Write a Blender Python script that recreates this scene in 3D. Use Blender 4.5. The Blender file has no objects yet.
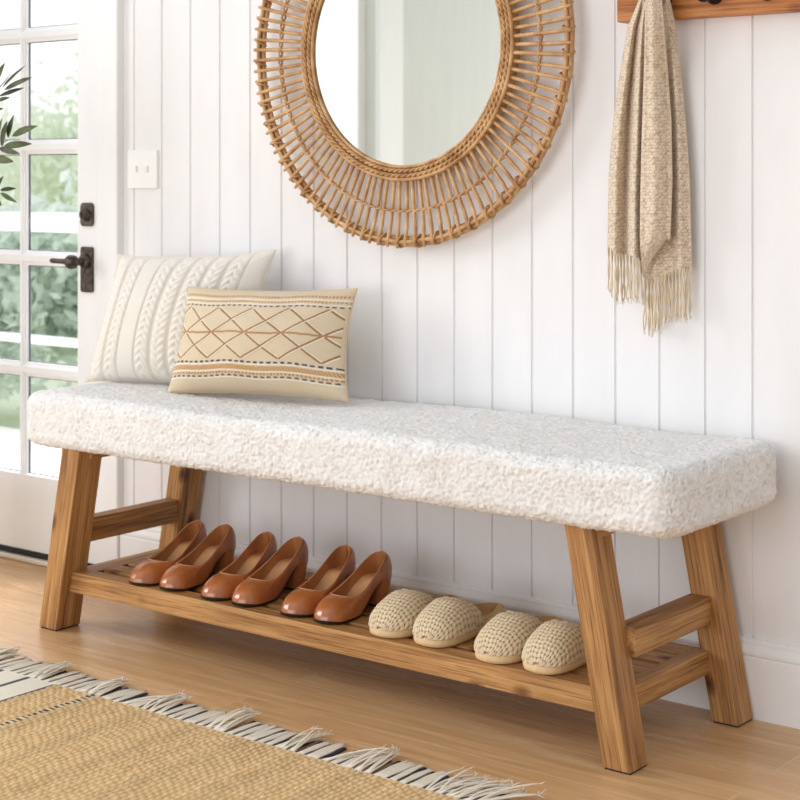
import bpy, bmesh, math, random
import numpy as np
from mathutils import Vector, Matrix, noise

random.seed(7); rng = np.random.default_rng(7)
PI = math.pi
col = bpy.context.scene.collection

# ------------------------------------------------------------------ helpers
def lin(r, g, b):
    f = lambda c: (c/255/12.92) if c/255 <= 0.04045 else ((c/255+0.055)/1.055)**2.4
    return (f(r), f(g), f(b), 1.0)

def smooth(a, b, x):
    t = np.clip((np.asarray(x, float)-a)/(b-a), 0, 1)
    return t*t*(3-2*t)

def mk(name, V, F, mat, parent=None, uv=None, vcol=None, sm=True, label=None, grain=None):
    """one mesh object; V in the parent's frame"""
    me = bpy.data.meshes.new(name)
    V = np.asarray(V, float)
    me.from_pydata(V.tolist(), [], [tuple(int(i) for i in f) for f in F])
    if uv is not None:
        lay = me.uv_layers.new(name='UVMap')
        li = np.empty(len(me.loops), np.int32); me.loops.foreach_get('vertex_index', li)
        lay.data.foreach_set('uv', np.asarray(uv, np.float32)[li].ravel())
    if vcol is not None:
        at = me.color_attributes.new('Col', 'FLOAT_COLOR', 'POINT')
        c = np.ones((len(V), 4), np.float32); c[:, :3] = vcol
        at.data.foreach_set('color', c.ravel())
    if grain is not None:
        at_ = me.attributes.new('Grain', 'FLOAT_VECTOR', 'POINT'); at_.data.foreach_set('vector', np.asarray(grain, np.float32).ravel())
    if sm:
        me.polygons.foreach_set('use_smooth', np.ones(len(me.polygons), bool))
    me.materials.append(mat)
    me.validate(); me.update()
    o = bpy.data.objects.new(name, me)
    col.objects.link(o)
    if parent is not None: o.parent = parent
    if label: o['label'] = label
    return o

def thing(name, label, cat, loc=(0, 0, 0), rotz=0, group=None):
    o = bpy.data.objects.new(name, None); col.objects.link(o)
    o.empty_display_size = 0.05
    o.location = loc; o.rotation_euler = (0, 0, rotz)
    o['label'] = label; o['category'] = cat
    if group: o['group'] = group
    return o

def tag(o, label, cat, group=None, kind=None):
    o['label'] = label; o['category'] = cat
    if group: o['group'] = group
    if kind: o['kind'] = kind
    return o

def struct(o):
    o['kind'] = 'structure'; return o

class MB:
    """collects verts / faces of one part"""
    def __init__(s, off=(0, 0, 0)):
        s.V = []; s.F = []; s.n = 0; s.UV = []; s.off = np.array(off, float)
    def add(s, V, F, uv=None):
        V = np.asarray(V, float) - s.off
        s.V.append(V); s.F += [tuple(int(i)+s.n for i in f) for f in F]; s.n += len(V)
        s.UV.append(np.zeros((len(V), 2)) if uv is None else np.asarray(uv, float))
        return s
    def build(s, name, mat, parent=None, sm=True, label=None, uv=False, slant=0.0):
        V = np.concatenate(s.V); g = None
        if mat.name.startswith(('bench_wood', 'rail_wood')):      # grain runs along the piece, shifted from piece to piece
            g = V.copy(); g[:, 0] += slant*V[:, 2]; g += rng.uniform(-3, 3, 3)
        return mk(name, V, s.F, mat, parent, sm=sm, label=label, grain=g,
                  uv=np.concatenate(s.UV) if uv else None)
    def box(s, x0, x1, y0, y1, z0, z1, bev=0.0, seg=2):
        return s.hexa([(x0, y0, z0), (x1, y0, z0), (x1, y1, z0), (x0, y1, z0),
                       (x0, y0, z1), (x1, y0, z1), (x1, y1, z1), (x0, y1, z1)], bev, seg)
    def hexa(s, P, bev=0.0, seg=2, cuts=0):
        bm = bmesh.new()
        v = [bm.verts.new(p) for p in P]
        for f in [(3, 2, 1, 0), (4, 5, 6, 7), (0, 1, 5, 4), (1, 2, 6, 5), (2, 3, 7, 6), (3, 0, 4, 7)]:
            bm.faces.new([v[i] for i in f])
        if bev > 0:
            bmesh.ops.bevel(bm, geom=list(bm.edges), offset=bev, segments=seg, profile=0.5, affect='EDGES')
        bm.verts.index_update()
        V = [tuple(x.co) for x in bm.verts]; F = [[x.index for x in f.verts] for f in bm.faces]
        bm.free()
        return s.add(V, F)
    def tube(s, path, r, sides=6, closed=False, caps=True, flat=1.0):
        V, F = tube(path, r, sides, closed, caps, flat)
        return s.add(V, F)
    def grid(s, G, closed_u=False, closed_v=False, uv=None, flip=False):
        nu, nv = G.shape[:2]
        F = gridF(nu, nv, closed_u, closed_v, flip)
        return s.add(G.reshape(-1, 3), F, None if uv is None else uv.reshape(-1, 2))
    def lathe(s, prof, axis='z', loc=(0, 0, 0), n=24):
        """prof: [(r, h)] revolved about axis"""
        a = np.linspace(0, 2*PI, n, endpoint=False)
        G = np.zeros((len(prof), n, 3))
        for i, (r, h) in enumerate(prof):
            if axis == 'z': G[i] = np.stack([r*np.cos(a), r*np.sin(a), np.full(n, h)], 1)
            if axis == 'y': G[i] = np.stack([r*np.cos(a), np.full(n, h), r*np.sin(a)], 1)
        G += np.array(loc)
        s.grid(G, closed_v=True, flip=(axis == 'y'))
        return s

def gridF(nu, nv, cu=False, cv=False, flip=False):
    iu = np.arange(nu if cu else nu-1); iv = np.arange(nv if cv else nv-1)
    A, B = np.meshgrid(iu, iv, indexing='ij'); A2 = (A+1) % nu; B2 = (B+1) % nv
    Q = np.stack([A*nv+B, A2*nv+B, A2*nv+B2, A*nv+B2], -1).reshape(-1, 4)
    return Q[:, ::-1] if flip else Q

def tube(path, r, sides=6, closed=False, caps=True, flat=1.0):
    P = np.asarray(path, float); n = len(P)
    r = np.broadcast_to(np.asarray(r, float), (n,))
    if closed: T = np.roll(P, -1, 0)-np.roll(P, 1, 0)
    else: T = np.gradient(P, axis=0)
    T /= np.linalg.norm(T, axis=1, keepdims=True)+1e-12
    ref = np.eye(3)[np.argmin(np.abs(T).max(0)+np.array([0.02, 0.01, 0]))]
    A = np.cross(T, ref); A /= np.linalg.norm(A, axis=1, keepdims=True)+1e-12
    B = np.cross(A, T)
    a = np.linspace(0, 2*PI, sides, endpoint=False)
    G = P[:, None]+r[:, None, None]*(np.cos(a)[None, :, None]*A[:, None]+flat*np.sin(a)[None, :, None]*B[:, None])
    F = [tuple(q) for q in gridF(n, sides, closed, True)]
    if caps and not closed:
        F.append(tuple(range(sides))); F.append(tuple((n-1)*sides+k for k in range(sides))[::-1])
    return G.reshape(-1, 3), F

def bez(p0, p1, p2, n):
    t = np.linspace(0, 1, n)[:, None]
    return (1-t)**2*np.array(p0)+2*t*(1-t)*np.array(p1)+t*t*np.array(p2)

# ------------------------------------------------------------------ materials
def base_mat(name, rgb=(200, 200, 200), rough=0.6, metal=0.0, spec=0.5, coat=0.0):
    m = bpy.data.materials.new(name); m.use_nodes = True
    b = m.node_tree.nodes['Principled BSDF']
    b.inputs['Base Color'].default_value = lin(*rgb)
    b.inputs['Roughness'].default_value = rough
    b.inputs['Metallic'].default_value = metal
    b.inputs['Specular IOR Level'].default_value = spec
    b.inputs['Coat Weight'].default_value = coat
    b.inputs['Coat Roughness'].default_value = 0.15
    return m, m.node_tree, b

def N(nt, typ, **kw):
    n = nt.nodes.new(typ)
    for k, v in kw.items():
        if k.startswith('i_'):
            key = k[2:].replace('_', ' ')
            n.inputs[int(key) if key.isdigit() else key].default_value = v
        else: setattr(n, k, v)
    return n

def L(nt, a, b): nt.links.new(a, b)

def ramp(nt, fac, stops):
    r = nt.nodes.new('ShaderNodeValToRGB'); e = r.color_ramp.elements
    while len(e) < len(stops): e.new(0.5)
    for k, (p, c) in enumerate(stops): e[k].position = p; e[k].color = c
    L(nt, fac, r.inputs[0]); return r.outputs[0]

def bump(nt, b, h, strength=0.3, dist=0.01):
    n = N(nt, 'ShaderNodeBump', i_Strength=strength, i_Distance=dist)
    L(nt, h, n.inputs['Height']); L(nt, n.outputs[0], b.inputs['Normal'])

def mapped(nt, scale, coord='Object', rot=(0, 0, 0)):
    t = N(nt, 'ShaderNodeTexCoord'); m = N(nt, 'ShaderNodeMapping')
    m.inputs['Scale'].default_value = scale; m.inputs['Rotation'].default_value = rot
    L(nt, t.outputs[coord], m.inputs[0]); return m.outputs[0]

def mixc(nt, fac, a, b, mode='MIX'):
    m = N(nt, 'ShaderNodeMix', data_type='RGBA', blend_type=mode)
    for s, i in ((fac, 0), (a, 6), (b, 7)):
        if hasattr(s, 'is_linked') or isinstance(s, bpy.types.NodeSocket): L(nt, s, m.inputs[i])
        else: m.inputs[i].default_value = s
    return m.outputs[2]

def math_(nt, op, a, b=None, c=None):
    m = N(nt, 'ShaderNodeMath', operation=op)
    for i, s in enumerate((a, b, c)):
        if s is None: continue
        if isinstance(s, bpy.types.NodeSocket): L(nt, s, m.inputs[i])
        else: m.inputs[i].default_value = s
    return m.outputs[0]

def wood(name, axis, light, mid, dark, knots=True, rough=0.5):
    m, nt, b = base_mat(name, mid, rough, spec=0.35)
    at_ = N(nt, 'ShaderNodeAttribute', attribute_name='Grain')
    def mp(sc3):
        q = N(nt, 'ShaderNodeMapping'); q.inputs['Scale'].default_value = sc3; L(nt, at_.outputs['Vector'], q.inputs[0]); return q.outputs[0]
    s = [46, 46, 46]; s[axis] = 1.5
    v = mp(s)
    n1 = N(nt, 'ShaderNodeTexNoise', i_Scale=1.0, i_Detail=7, i_Roughness=0.68, i_Distortion=0.7); L(nt, v, n1.inputs['Vector'])
    s2 = [300, 300, 300]; s2[axis] = 7
    n2 = N(nt, 'ShaderNodeTexNoise', i_Scale=1.0, i_Detail=4, i_Roughness=0.6); L(nt, mp(s2), n2.inputs['Vector'])
    n3 = N(nt, 'ShaderNodeTexNoise', i_Scale=5.0, i_Detail=3); L(nt, mp((1, 1, 1)), n3.inputs['Vector'])
    c = ramp(nt, n1.outputs['Fac'], [(0.30, lin(*dark)), (0.46, lin(*mid)), (0.66, lin(*light))])
    f = ramp(nt, n2.outputs['Fac'], [(0.36, (0.56, 0.49, 0.42, 1)), (0.48, (1, 1, 1, 1)), (0.68, (1.12, 1.1, 1.06, 1))])
    c = mixc(nt, 0.95, c, f, 'MULTIPLY')
    c = mixc(nt, 0.55, c, ramp(nt, n3.outputs['Fac'], [(0.3, (0.72, 0.68, 0.62, 1)), (0.7, (1.15, 1.12, 1.08, 1))]), 'MULTIPLY')
    if knots:
        sk = [11, 11, 11]; sk[axis] = 6.5
        vo = N(nt, 'ShaderNodeTexVoronoi', i_Scale=1.0, i_Randomness=1.0); L(nt, mp(sk), vo.inputs['Vector'])
        k = ramp(nt, vo.outputs['Distance'], [(0.06, (0.16, 0.08, 0.05, 1)), (0.13, (0.6, 0.5, 0.42, 1)), (0.2, (1, 1, 1, 1))])
        c = mixc(nt, 1.0, c, k, 'MULTIPLY')
    L(nt, c, b.inputs['Base Color'])
    h = math_(nt, 'ADD', n1.outputs['Fac'], math_(nt, 'MULTIPLY', n2.outputs['Fac'], 0.8))
    bump(nt, b, h, 0.35, 0.004)
    return m

WOOD = [wood('bench_wood_'+a, i, (203, 158, 102), (173, 126, 76), (110, 72, 39)) for i, a in enumerate('xyz')]
M_slot = base_mat('dark_underside', (70, 45, 25), 0.8)[0]
RAILW = wood('rail_wood', 0, (204, 142, 84), (182, 114, 58), (140, 78, 34), rough=0.4)

def paint(name, rgb, rough=0.45):
    m, nt, b = base_mat(name, rgb, rough, spec=0.4)
    n = N(nt, 'ShaderNodeTexNoise', i_Scale=14.0, i_Detail=3); L(nt, mapped(nt, (1, 1, 0.25)), n.inputs['Vector'])
    a = lin(*rgb); d = lin(*[max(0, c-5) for c in rgb])
    L(nt, ramp(nt, n.outputs['Fac'], [(0.3, d), (0.7, a)]), b.inputs['Base Color'])
    n2 = N(nt, 'ShaderNodeTexNoise', i_Scale=160.0, i_Detail=2); L(nt, mapped(nt, (1, 1, 0.2)), n2.inputs['Vector'])
    bump(nt, b, n2.outputs['Fac'], 0.08, 0.002)
    return m
M_wall = paint('white_board_paint', (240, 239, 239), 0.5)
M_trim = paint('white_trim_paint', (243, 243, 242), 0.38)
M_door = paint('white_door_paint', (243, 243, 243), 0.4)
M_left = paint('pale_grey_green_paint', (217, 219, 214), 0.6)
M_black = base_mat('black_rubber', (28, 28, 30), 0.6)[0]
M_spacer = base_mat('grey_glazing_spacer', (88, 92, 106), 0.5)[0]
M_iron = base_mat('black_iron', (30, 27, 26), 0.32, 0.6)[0]
M_bronze, _nt, _b = base_mat('oil_rubbed_bronze', (84, 74, 66), 0.42, 0.75)
_n = N(_nt, 'ShaderNodeTexNoise', i_Scale=90.0, i_Detail=3); L(_nt, mapped(_nt, (1, 1, 1)), _n.inputs['Vector'])
L(_nt, ramp(_nt, _n.outputs['Fac'], [(0.3, lin(58, 48, 42)), (0.7, lin(104, 94, 86))]), _b.inputs['Base Color'])
M_plate = base_mat('white_plastic', (240, 240, 238), 0.35)[0]

def glass_mat():
    m = bpy.data.materials.new('window_glass'); m.use_nodes = True; nt = m.node_tree
    nt.nodes.remove(nt.nodes['Principled BSDF']); out = nt.nodes['Material Output']
    t = N(nt, 'ShaderNodeBsdfTransparent'); t.inputs[0].default_value = (0.97, 0.985, 0.98, 1)
    g = N(nt, 'ShaderNodeBsdfGlossy'); g.inputs['Roughness'].default_value = 0.02
    fr = N(nt, 'ShaderNodeFresnel', i_IOR=1.35)
    mx = N(nt, 'ShaderNodeMixShader'); L(nt, fr.outputs[0], mx.inputs[0]); L(nt, t.outputs[0], mx.inputs[1]); L(nt, g.outputs[0], mx.inputs[2])
    L(nt, mx.outputs[0], out.inputs['Surface']); return m
M_glass = glass_mat()

def floor_mat():
    m, nt, b = base_mat('light_oak_planks', (200, 160, 115), 0.34, spec=0.45)
    v = mapped(nt, (1, 1, 1))
    mp = N(nt, 'ShaderNodeMapping'); L(nt, v, mp.inputs[0]); mp.inputs['Location'].default_value = (2.31, -2.463+0.132*20, 0)
    br = N(nt, 'ShaderNodeTexBrick', offset=0.37, offset_frequency=2, i_Scale=1.0, i_Mortar_Size=0.0013, i_Mortar_Smooth=0.2, i_Bias=0.0, i_Brick_Width=1.62, i_Row_Height=0.132)
    br.inputs['Color1'].default_value = (0, 0, 0, 1); br.inputs['Color2'].default_value = (1, 1, 1, 1); br.inputs['Mortar'].default_value = (0.5, 0.5, 0.5, 1)
    L(nt, mp.outputs[0], br.inputs['Vector'])
    # shift the grain from plank to plank
    add = N(nt, 'ShaderNodeVectorMath', operation='MULTIPLY_ADD'); L(nt, br.outputs['Color'], add.inputs[0]); add.inputs[1].default_value = (9, 9, 9); L(nt, v, add.inputs[2])
    g = N(nt, 'ShaderNodeMapping'); g.inputs['Scale'].default_value = (1.3, 16, 1); L(nt, add.outputs[0], g.inputs[0])
    n1 = N(nt, 'ShaderNodeTexNoise', i_Scale=1.6, i_Detail=6, i_Roughness=0.55, i_Distortion=1.4); L(nt, g.outputs[0], n1.inputs['Vector'])
    g2 = N(nt, 'ShaderNodeMapping'); g2.inputs['Scale'].default_value = (6, 160, 1); L(nt, add.outputs[0], g2.inputs[0])
    n2 = N(nt, 'ShaderNodeTexNoise', i_Scale=1.0, i_Detail=3); L(nt, g2.outputs[0], n2.inputs['Vector'])
    c = ramp(nt, n1.outputs['Fac'], [(0.26, lin(193, 149, 103)), (0.5, lin(211, 169, 122)), (0.74, lin(225, 188, 144))])
    tone = ramp(nt, br.outputs['Color'], [(0.0, (0.92, 0.91, 0.89, 1)), (1.0, (1.04, 1.035, 1.03, 1))])
    c = mixc(nt, 1.0, c, tone, 'MULTIPLY')
    c = mixc(nt, 0.35, c, ramp(nt, n2.outputs['Fac'], [(0.35, (0.7, 0.66, 0.6, 1)), (0.55, (1, 1, 1, 1))]), 'MULTIPLY')
    c = mixc(nt, math_(nt, 'MULTIPLY', br.outputs['Fac'], 0.42), c, lin(232, 205, 170))
    L(nt, c, b.inputs['Base Color'])
    L(nt, ramp(nt, n1.outputs['Fac'], [(0.3, (0.36,)*3+(1,)), (0.7, (0.25,)*3+(1,))]), b.inputs['Roughness'])
    h = math_(nt, 'SUBTRACT', math_(nt, 'MULTIPLY', n2.outputs['Fac'], 0.25), br.outputs['Fac'])
    bump(nt, b, h, 0.25, 0.002)
    return m

def fur_mat():
    m, nt, b = base_mat('white_boucle_fleece', (246, 243, 238), 0.95, spec=0.1)
    v = mapped(nt, (1, 1, 1))
    n = N(nt, 'ShaderNodeTexNoise', i_Scale=420.0, i_Detail=4, i_Roughness=0.7, i_Distortion=1.5); L(nt, v, n.inputs['Vector'])
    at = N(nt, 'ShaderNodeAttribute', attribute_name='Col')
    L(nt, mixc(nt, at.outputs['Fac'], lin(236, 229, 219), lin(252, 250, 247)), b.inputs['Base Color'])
    bump(nt, b, n.outputs['Fac'], 0.55, 0.004)
    b.inputs['Sheen Weight'].default_value = 0.35; b.inputs['Sheen Roughness'].default_value = 0.6
    return m

def attr_mat(name, rough=0.9, bscale=700, bs=0.25, spec=0.15):
    m, nt, b = base_mat(name, (230, 220, 200), rough, spec=spec)
    at = N(nt, 'ShaderNodeAttribute', attribute_name='Col')
    n = N(nt, 'ShaderNodeTexNoise', i_Scale=bscale, i_Detail=3, i_Roughness=0.7); L(nt, mapped(nt, (1, 1, 1)), n.inputs['Vector'])
    c = mixc(nt, 1.0, at.outputs['Color'], ramp(nt, n.outputs['Fac'], [(0.3, (0.86, 0.85, 0.83, 1)), (0.65, (1.03, 1.03, 1.03, 1))]), 'MULTIPLY')
    L(nt, c, b.inputs['Base Color'])
    bump(nt, b, n.outputs['Fac'], bs, 0.002)
    b.inputs['Sheen Weight'].default_value = 0.15
    return m

def leather(name, rgb, rough=0.28, coat=0.25):
    m, nt, b = base_mat(name, rgb, rough, spec=0.5, coat=coat)
    n = N(nt, 'ShaderNodeTexNoise', i_Scale=22.0, i_Detail=3); L(nt, mapped(nt, (1, 1, 1)), n.inputs['Vector'])
    d = [c*0.88 for c in rgb]; l = [min(255, c*1.06) for c in rgb]
    L(nt, ramp(nt, n.outputs['Fac'], [(0.3, lin(*d)), (0.7, lin(*l))]), b.inputs['Base Color'])
    vo = N(nt, 'ShaderNodeTexVoronoi', i_Scale=900.0); L(nt, mapped(nt, (1, 1, 1)), vo.inputs['Vector'])
    bump(nt, b, vo.outputs['Distance'], 0.04, 0.001)
    return m
M_leather = leather('chestnut_leather', (178, 106, 58), 0.25, 0.35)
M_lining = leather('tan_lining', (180, 122, 74), 0.6, 0.0)
M_insole = leather('pale_tan_insole', (220, 170, 120), 0.6, 0.0)
M_piping = base_mat('topline_edge', (196, 140, 96), 0.6)[0]
M_outsole = base_mat('dark_outsole', (42, 30, 26), 0.5)[0]

def rattan_mat():
    m, nt, b = base_mat('honey_rattan', (196, 150, 98), 0.45, spec=0.4)
    n = N(nt, 'ShaderNodeTexNoise', i_Scale=26.0, i_Detail=4); L(nt, mapped(nt, (1, 1, 1)), n.inputs['Vector'])
    n2 = N(nt, 'ShaderNodeTexNoise', i_Scale=300.0, i_Detail=2); L(nt, mapped(nt, (1, 1, 1)), n2.inputs['Vector'])
    c = ramp(nt, n.outputs['Fac'], [(0.3, lin(166, 120, 74)), (0.5, lin(198, 154, 104)), (0.72, lin(222, 184, 136))])
    c = mixc(nt, 0.4, c, ramp(nt, n2.outputs['Fac'], [(0.3, (0.7, 0.66, 0.6, 1)), (0.6, (1, 1, 1, 1))]), 'MULTIPLY')
    L(nt, c, b.inputs['Base Color']); bump(nt, b, n2.outputs['Fac'], 0.2, 0.001)
    return m
M_rattan = rattan_mat()
M_mirror = base_mat('silvered_glass', (240, 246, 242), 0.015, 1.0)[0]

def weave_mat(name, rgb, hole, ku, kv, bs=0.5):
    """knit with small holes, on UV measured in metres"""
    m, nt, b = base_mat(name, rgb, 0.92, spec=0.12)
    t = N(nt, 'ShaderNodeTexCoord'); sp = N(nt, 'ShaderNodeSeparateXYZ'); L(nt, t.outputs['UV'], sp.inputs[0])
    cmb = N(nt, 'ShaderNodeCombineXYZ')
    row = math_(nt, 'MULTIPLY', sp.outputs[1], kv)
    L(nt, math_(nt, 'MULTIPLY_ADD', math_(nt, 'FLOOR', row), 0.5, math_(nt, 'MULTIPLY', sp.outputs[0], ku)), cmb.inputs[0]); L(nt, row, cmb.inputs[1])
    vo = N(nt, 'ShaderNodeTexVoronoi', i_Scale=1.0, i_Randomness=0.55); L(nt, cmb.outputs[0], vo.inputs['Vector'])
    h = math_(nt, 'SUBTRACT', 1.0, vo.outputs['Distance'])
    cc = ramp(nt, vo.outputs['Distance'], [(0.34, lin(*rgb)), (0.85, lin(*hole))])
    n3 = N(nt, 'ShaderNodeTexNoise', i_Scale=900.0, i_Detail=2); L(nt, mapped(nt, (1, 1, 1)), n3.inputs['Vector'])
    cc = mixc(nt, 0.5, cc, ramp(nt, n3.outputs['Fac'], [(0.3, (0.82, 0.8, 0.77, 1)), (0.6, (1.04, 1.04, 1.04, 1))]), 'MULTIPLY')
    L(nt, cc, b.inputs['Base Color']); bump(nt, b, h, bs, 0.003)
    b.inputs['Sheen Weight'].default_value = 0.2
    return m
M_scarf = weave_mat('oatmeal_knit', (230, 214, 192), (176, 153, 126), 130, 140)
M_yarn = base_mat('oatmeal_yarn', (226, 208, 180), 0.9, spec=0.1)[0]
M_cream_yarn = base_mat('cream_cotton_yarn', (232, 222, 204), 0.9, spec=0.1)[0]
M_navy_yarn = base_mat('navy_cotton_yarn', (64, 62, 78), 0.9, spec=0.1)[0]
M_footbed = base_mat('tan_suede_footbed', (190, 154, 106), 0.85, spec=0.2)[0]
M_slsole = base_mat('pale_tan_rubber_sole', (222, 192, 146), 0.6)[0]
M_crochet = attr_mat('crocheted_straw_yarn', 0.85, 1100, 0.3)

def leaf_mat(name, a, bcol, rough=0.5):
    m, nt, b = base_mat(name, a, rough, spec=0.18)
    oi = N(nt, 'ShaderNodeTexNoise', i_Scale=23.0); L(nt, mapped(nt, (1, 1, 1)), oi.inputs['Vector'])
    L(nt, ramp(nt, oi.outputs['Fac'], [(0.35, lin(*a)), (0.65, lin(*bcol))]), b.inputs['Base Color'])
    if rough > 0.7 and 'garden' in name:      # thin leaves let the daylight through
        tl = N(nt, 'ShaderNodeBsdfTranslucent'); L(nt, b.inputs['Base Color'].links[0].from_socket, tl.inputs['Color'])
        mx = N(nt, 'ShaderNodeMixShader', i_Fac=0.5); L(nt, b.outputs[0], mx.inputs[1]); L(nt, tl.outputs[0], mx.inputs[2])
        L(nt, mx.outputs[0], nt.nodes['Material Output'].inputs['Surface'])
    return m
M_olive = leaf_mat('olive_leaf', (50, 58, 34), (86, 94, 52))
M_twig = base_mat('olive_twig', (120, 116, 84), 0.8)[0]
M_bark = leaf_mat('grey_bark', (120, 108, 92), (150, 140, 124), 0.9)
M_soil = base_mat('potting_soil', (60, 46, 36), 0.95)[0]
M_pot = paint('white_ceramic', (226, 222, 214), 0.3)
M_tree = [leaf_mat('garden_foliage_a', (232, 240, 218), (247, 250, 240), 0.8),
          leaf_mat('garden_foliage_b', (224, 236, 226), (244, 249, 243), 0.8)]  # near-white leaf colours carry the haze and overexposure of the garden
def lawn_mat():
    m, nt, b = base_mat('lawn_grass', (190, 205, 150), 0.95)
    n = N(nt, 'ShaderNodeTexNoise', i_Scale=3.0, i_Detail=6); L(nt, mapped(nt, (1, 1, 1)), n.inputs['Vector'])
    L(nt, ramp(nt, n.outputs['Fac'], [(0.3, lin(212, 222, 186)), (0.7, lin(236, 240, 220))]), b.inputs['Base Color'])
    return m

# ------------------------------------------------------------------ camera
H = 1.05
YAW = math.radians(37.992)
cam = bpy.data.cameras.new('camera'); cam_o = bpy.data.objects.new('camera', cam); col.objects.link(cam_o)
cam_o.location = (0, 0, H); cam_o.rotation_euler = (PI/2, 0, YAW)
cam.sensor_width = 36; cam.lens = 1664.42/800*36; cam.shift_y = -(400-177)/800
cam.clip_start = 0.05
cam.dof.use_dof = True; cam.dof.focus_distance = 3.25; cam.dof.aperture_fstop = 7.1
bpy.context.scene.camera = cam_o
_F = np.array([-math.sin(YAW), math.cos(YAW), 0]); _R = np.array([math.cos(YAW), math.sin(YAW), 0])
def at(px, py, Y):
    """where a measurement taken on the photo meets the vertical plane y = Y"""
    d = _F+_R*(px-400)/1664.42-np.array([0, 0, 1.0])*(py-177)/1664.42
    return np.array([0, 0, H])+d*(Y/d[1])

# ------------------------------------------------------------------ room shell
YW = 2.975                       # wall face
XL = -4.5                        # left wall face
# floor
f = MB(); f.box(XL-0.1, 2.6, -2.2, YW+0.12, -0.05, 0.0); struct(f.build('floor', floor_mat(), sm=False))

# back wall: tongue-and-groove boards, grooves every 0.1022 m
def board_wall(name, x0, x1, z0, z1, mat, g0=-3.198, pitch=0.1027, y=YW, thick=0.12):
    xs = [(x0, 0)]
    k = math.ceil((x0-g0)/pitch-1e-6)
    while g0+k*pitch < x1-0.006:
        g = g0+k*pitch
        if g-0.004 > x0:
            xs += [(g-0.0034, 0), (g-0.0016, 0.0045), (g+0.0016, 0.0045), (g+0.0034, 0)]
        k += 1
    xs.append((x1, 0))
    n = len(xs); V = []; 
    for z in (z0, z1): V += [(x, y+d, z) for x, d in xs]
    F = [(i, i+1, n+i+1, n+i) for i in range(n-1)]
    b = len(V)
    V += [(x0, y+thick, z0), (x1, y+thick, z0), (x0, y+thick, z1), (x1, y+thick, z1)]
    F += [(b+1, b, b+2, b+3), (b, 0, n, b+2), (n-1, b+1, b+3, 2*n-1)]
    F += [tuple(range(n, 2*n))+(b+3, b+2), tuple(range(n-1, -1, -1))+(b, b+1)]
    return V, F
wb = MB()
DX0, DX1, DZ1 = -4.155, -3.312, 1.905
for a in ((DX1, 2.6, 0, 2.5), (XL-0.1, DX0, 0, 2.5), (DX0, DX1, DZ1, 2.5)):
    wb.add(*board_wall('', *a, None))
struct(wb.build('wall_back', M_wall, sm=False))

# left wall with a tall window (seen only in the mirror)
wl = MB(); WY0, WY1, WZ0, WZ1 = 0.28, 1.95, 0.35, 2.2
for y0, y1, z0, z1 in ((-2.2, WY0, 0, 2.5), (WY1, YW, 0, 2.5), (WY0, WY1, 0, WZ0), (WY0, WY1, WZ1, 2.5)):
    wl.box(XL-0.12, XL, y0, y1, z0, z1)
struct(wl.build('wall_left', M_left, sm=False))
wf = MB()
wf.box(XL, XL+0.025, WY0-0.17, WY0, WZ0-0.09, WZ1+0.09, 0.004); wf.box(XL, XL+0.025, WY1, WY1+0.09, WZ0-0.09, WZ1+0.09, 0.004)
wf.box(XL, XL+0.025, WY0, WY1, WZ1, WZ1+0.09, 0.004); wf.box(XL, XL+0.05, WY0-0.09, WY1+0.09, WZ0-0.03, WZ0, 0.004)
wf.box(XL-0.09, XL-0.05, WY0, WY0+0.05, WZ0, WZ1, 0.003); wf.box(XL-0.09, XL-0.05, WY1-0.05, WY1, WZ0, WZ1, 0.003)
wf.box(XL-0.09, XL-0.05, WY0, WY1, WZ0, WZ0+0.05, 0.003); wf.box(XL-0.09, XL-0.05, WY0, WY1, WZ1-0.05, WZ1, 0.003)
win = struct(wf.build('window_1', M_trim, sm=False))
pg = MB(); pg.add([(XL-0.07, WY0+0.04, WZ0+0.04), (XL-0.07, WY1-0.04, WZ0+0.04), (XL-0.07, WY1-0.04, WZ1-0.04), (XL-0.07, WY0+0.04, WZ1-0.04)], [(0, 1, 2, 3)]); pg.build('pane', M_glass, win, sm=False)

# baseboards: tall flat board with a moulded cap
def baseboard(name, x0, x1):
    prof = [(YW+0.001, 0), (2.961, 0), (2.961, 0.116), (2.9635, 0.119), (2.9635, 0.121), (2.960, 0.124), (2.960, 0.130), (2.963, 0.137),
            (2.966, 0.142), (2.966, 0.147), (2.968, 0.151), (2.972, 0.153), (YW+0.001, 0.153)]
    n = len(prof); V = [(x0, y, z) for y, z in prof]+[(x1, y, z) for y, z in prof]
    F = [(i, i+1, n+i+1, n+i) for i in range(n-1)]+[tuple(range(n-1, -1, -1)), tuple(range(n, 2*n))]
    return struct(mk(name, V, F, M_trim, sm=False))
baseboard('baseboard_back', -3.2365, 2.6)

# door casing and threshold
c = MB()
c.box(-3.318, -3.238, 2.952, YW+0.06, 0, 1.985, 0.004); c.box(-4.235, -4.152, 2.952, YW+0.06, 0, 1.985, 0.004)
c.box(-4.152, -3.318, 2.952, YW+0.06, 1.9, 1.985, 0.004)
struct(c.build('trim_1', M_trim, sm=False))
t = MB(); t.box(-4.15, -3.3185, 2.942, YW+0.11, 0.0005, 0.014, 0.004)
struct(t.build('trim_2', paint('pale_threshold', (226, 216, 200), 0.4), sm=False))

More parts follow.
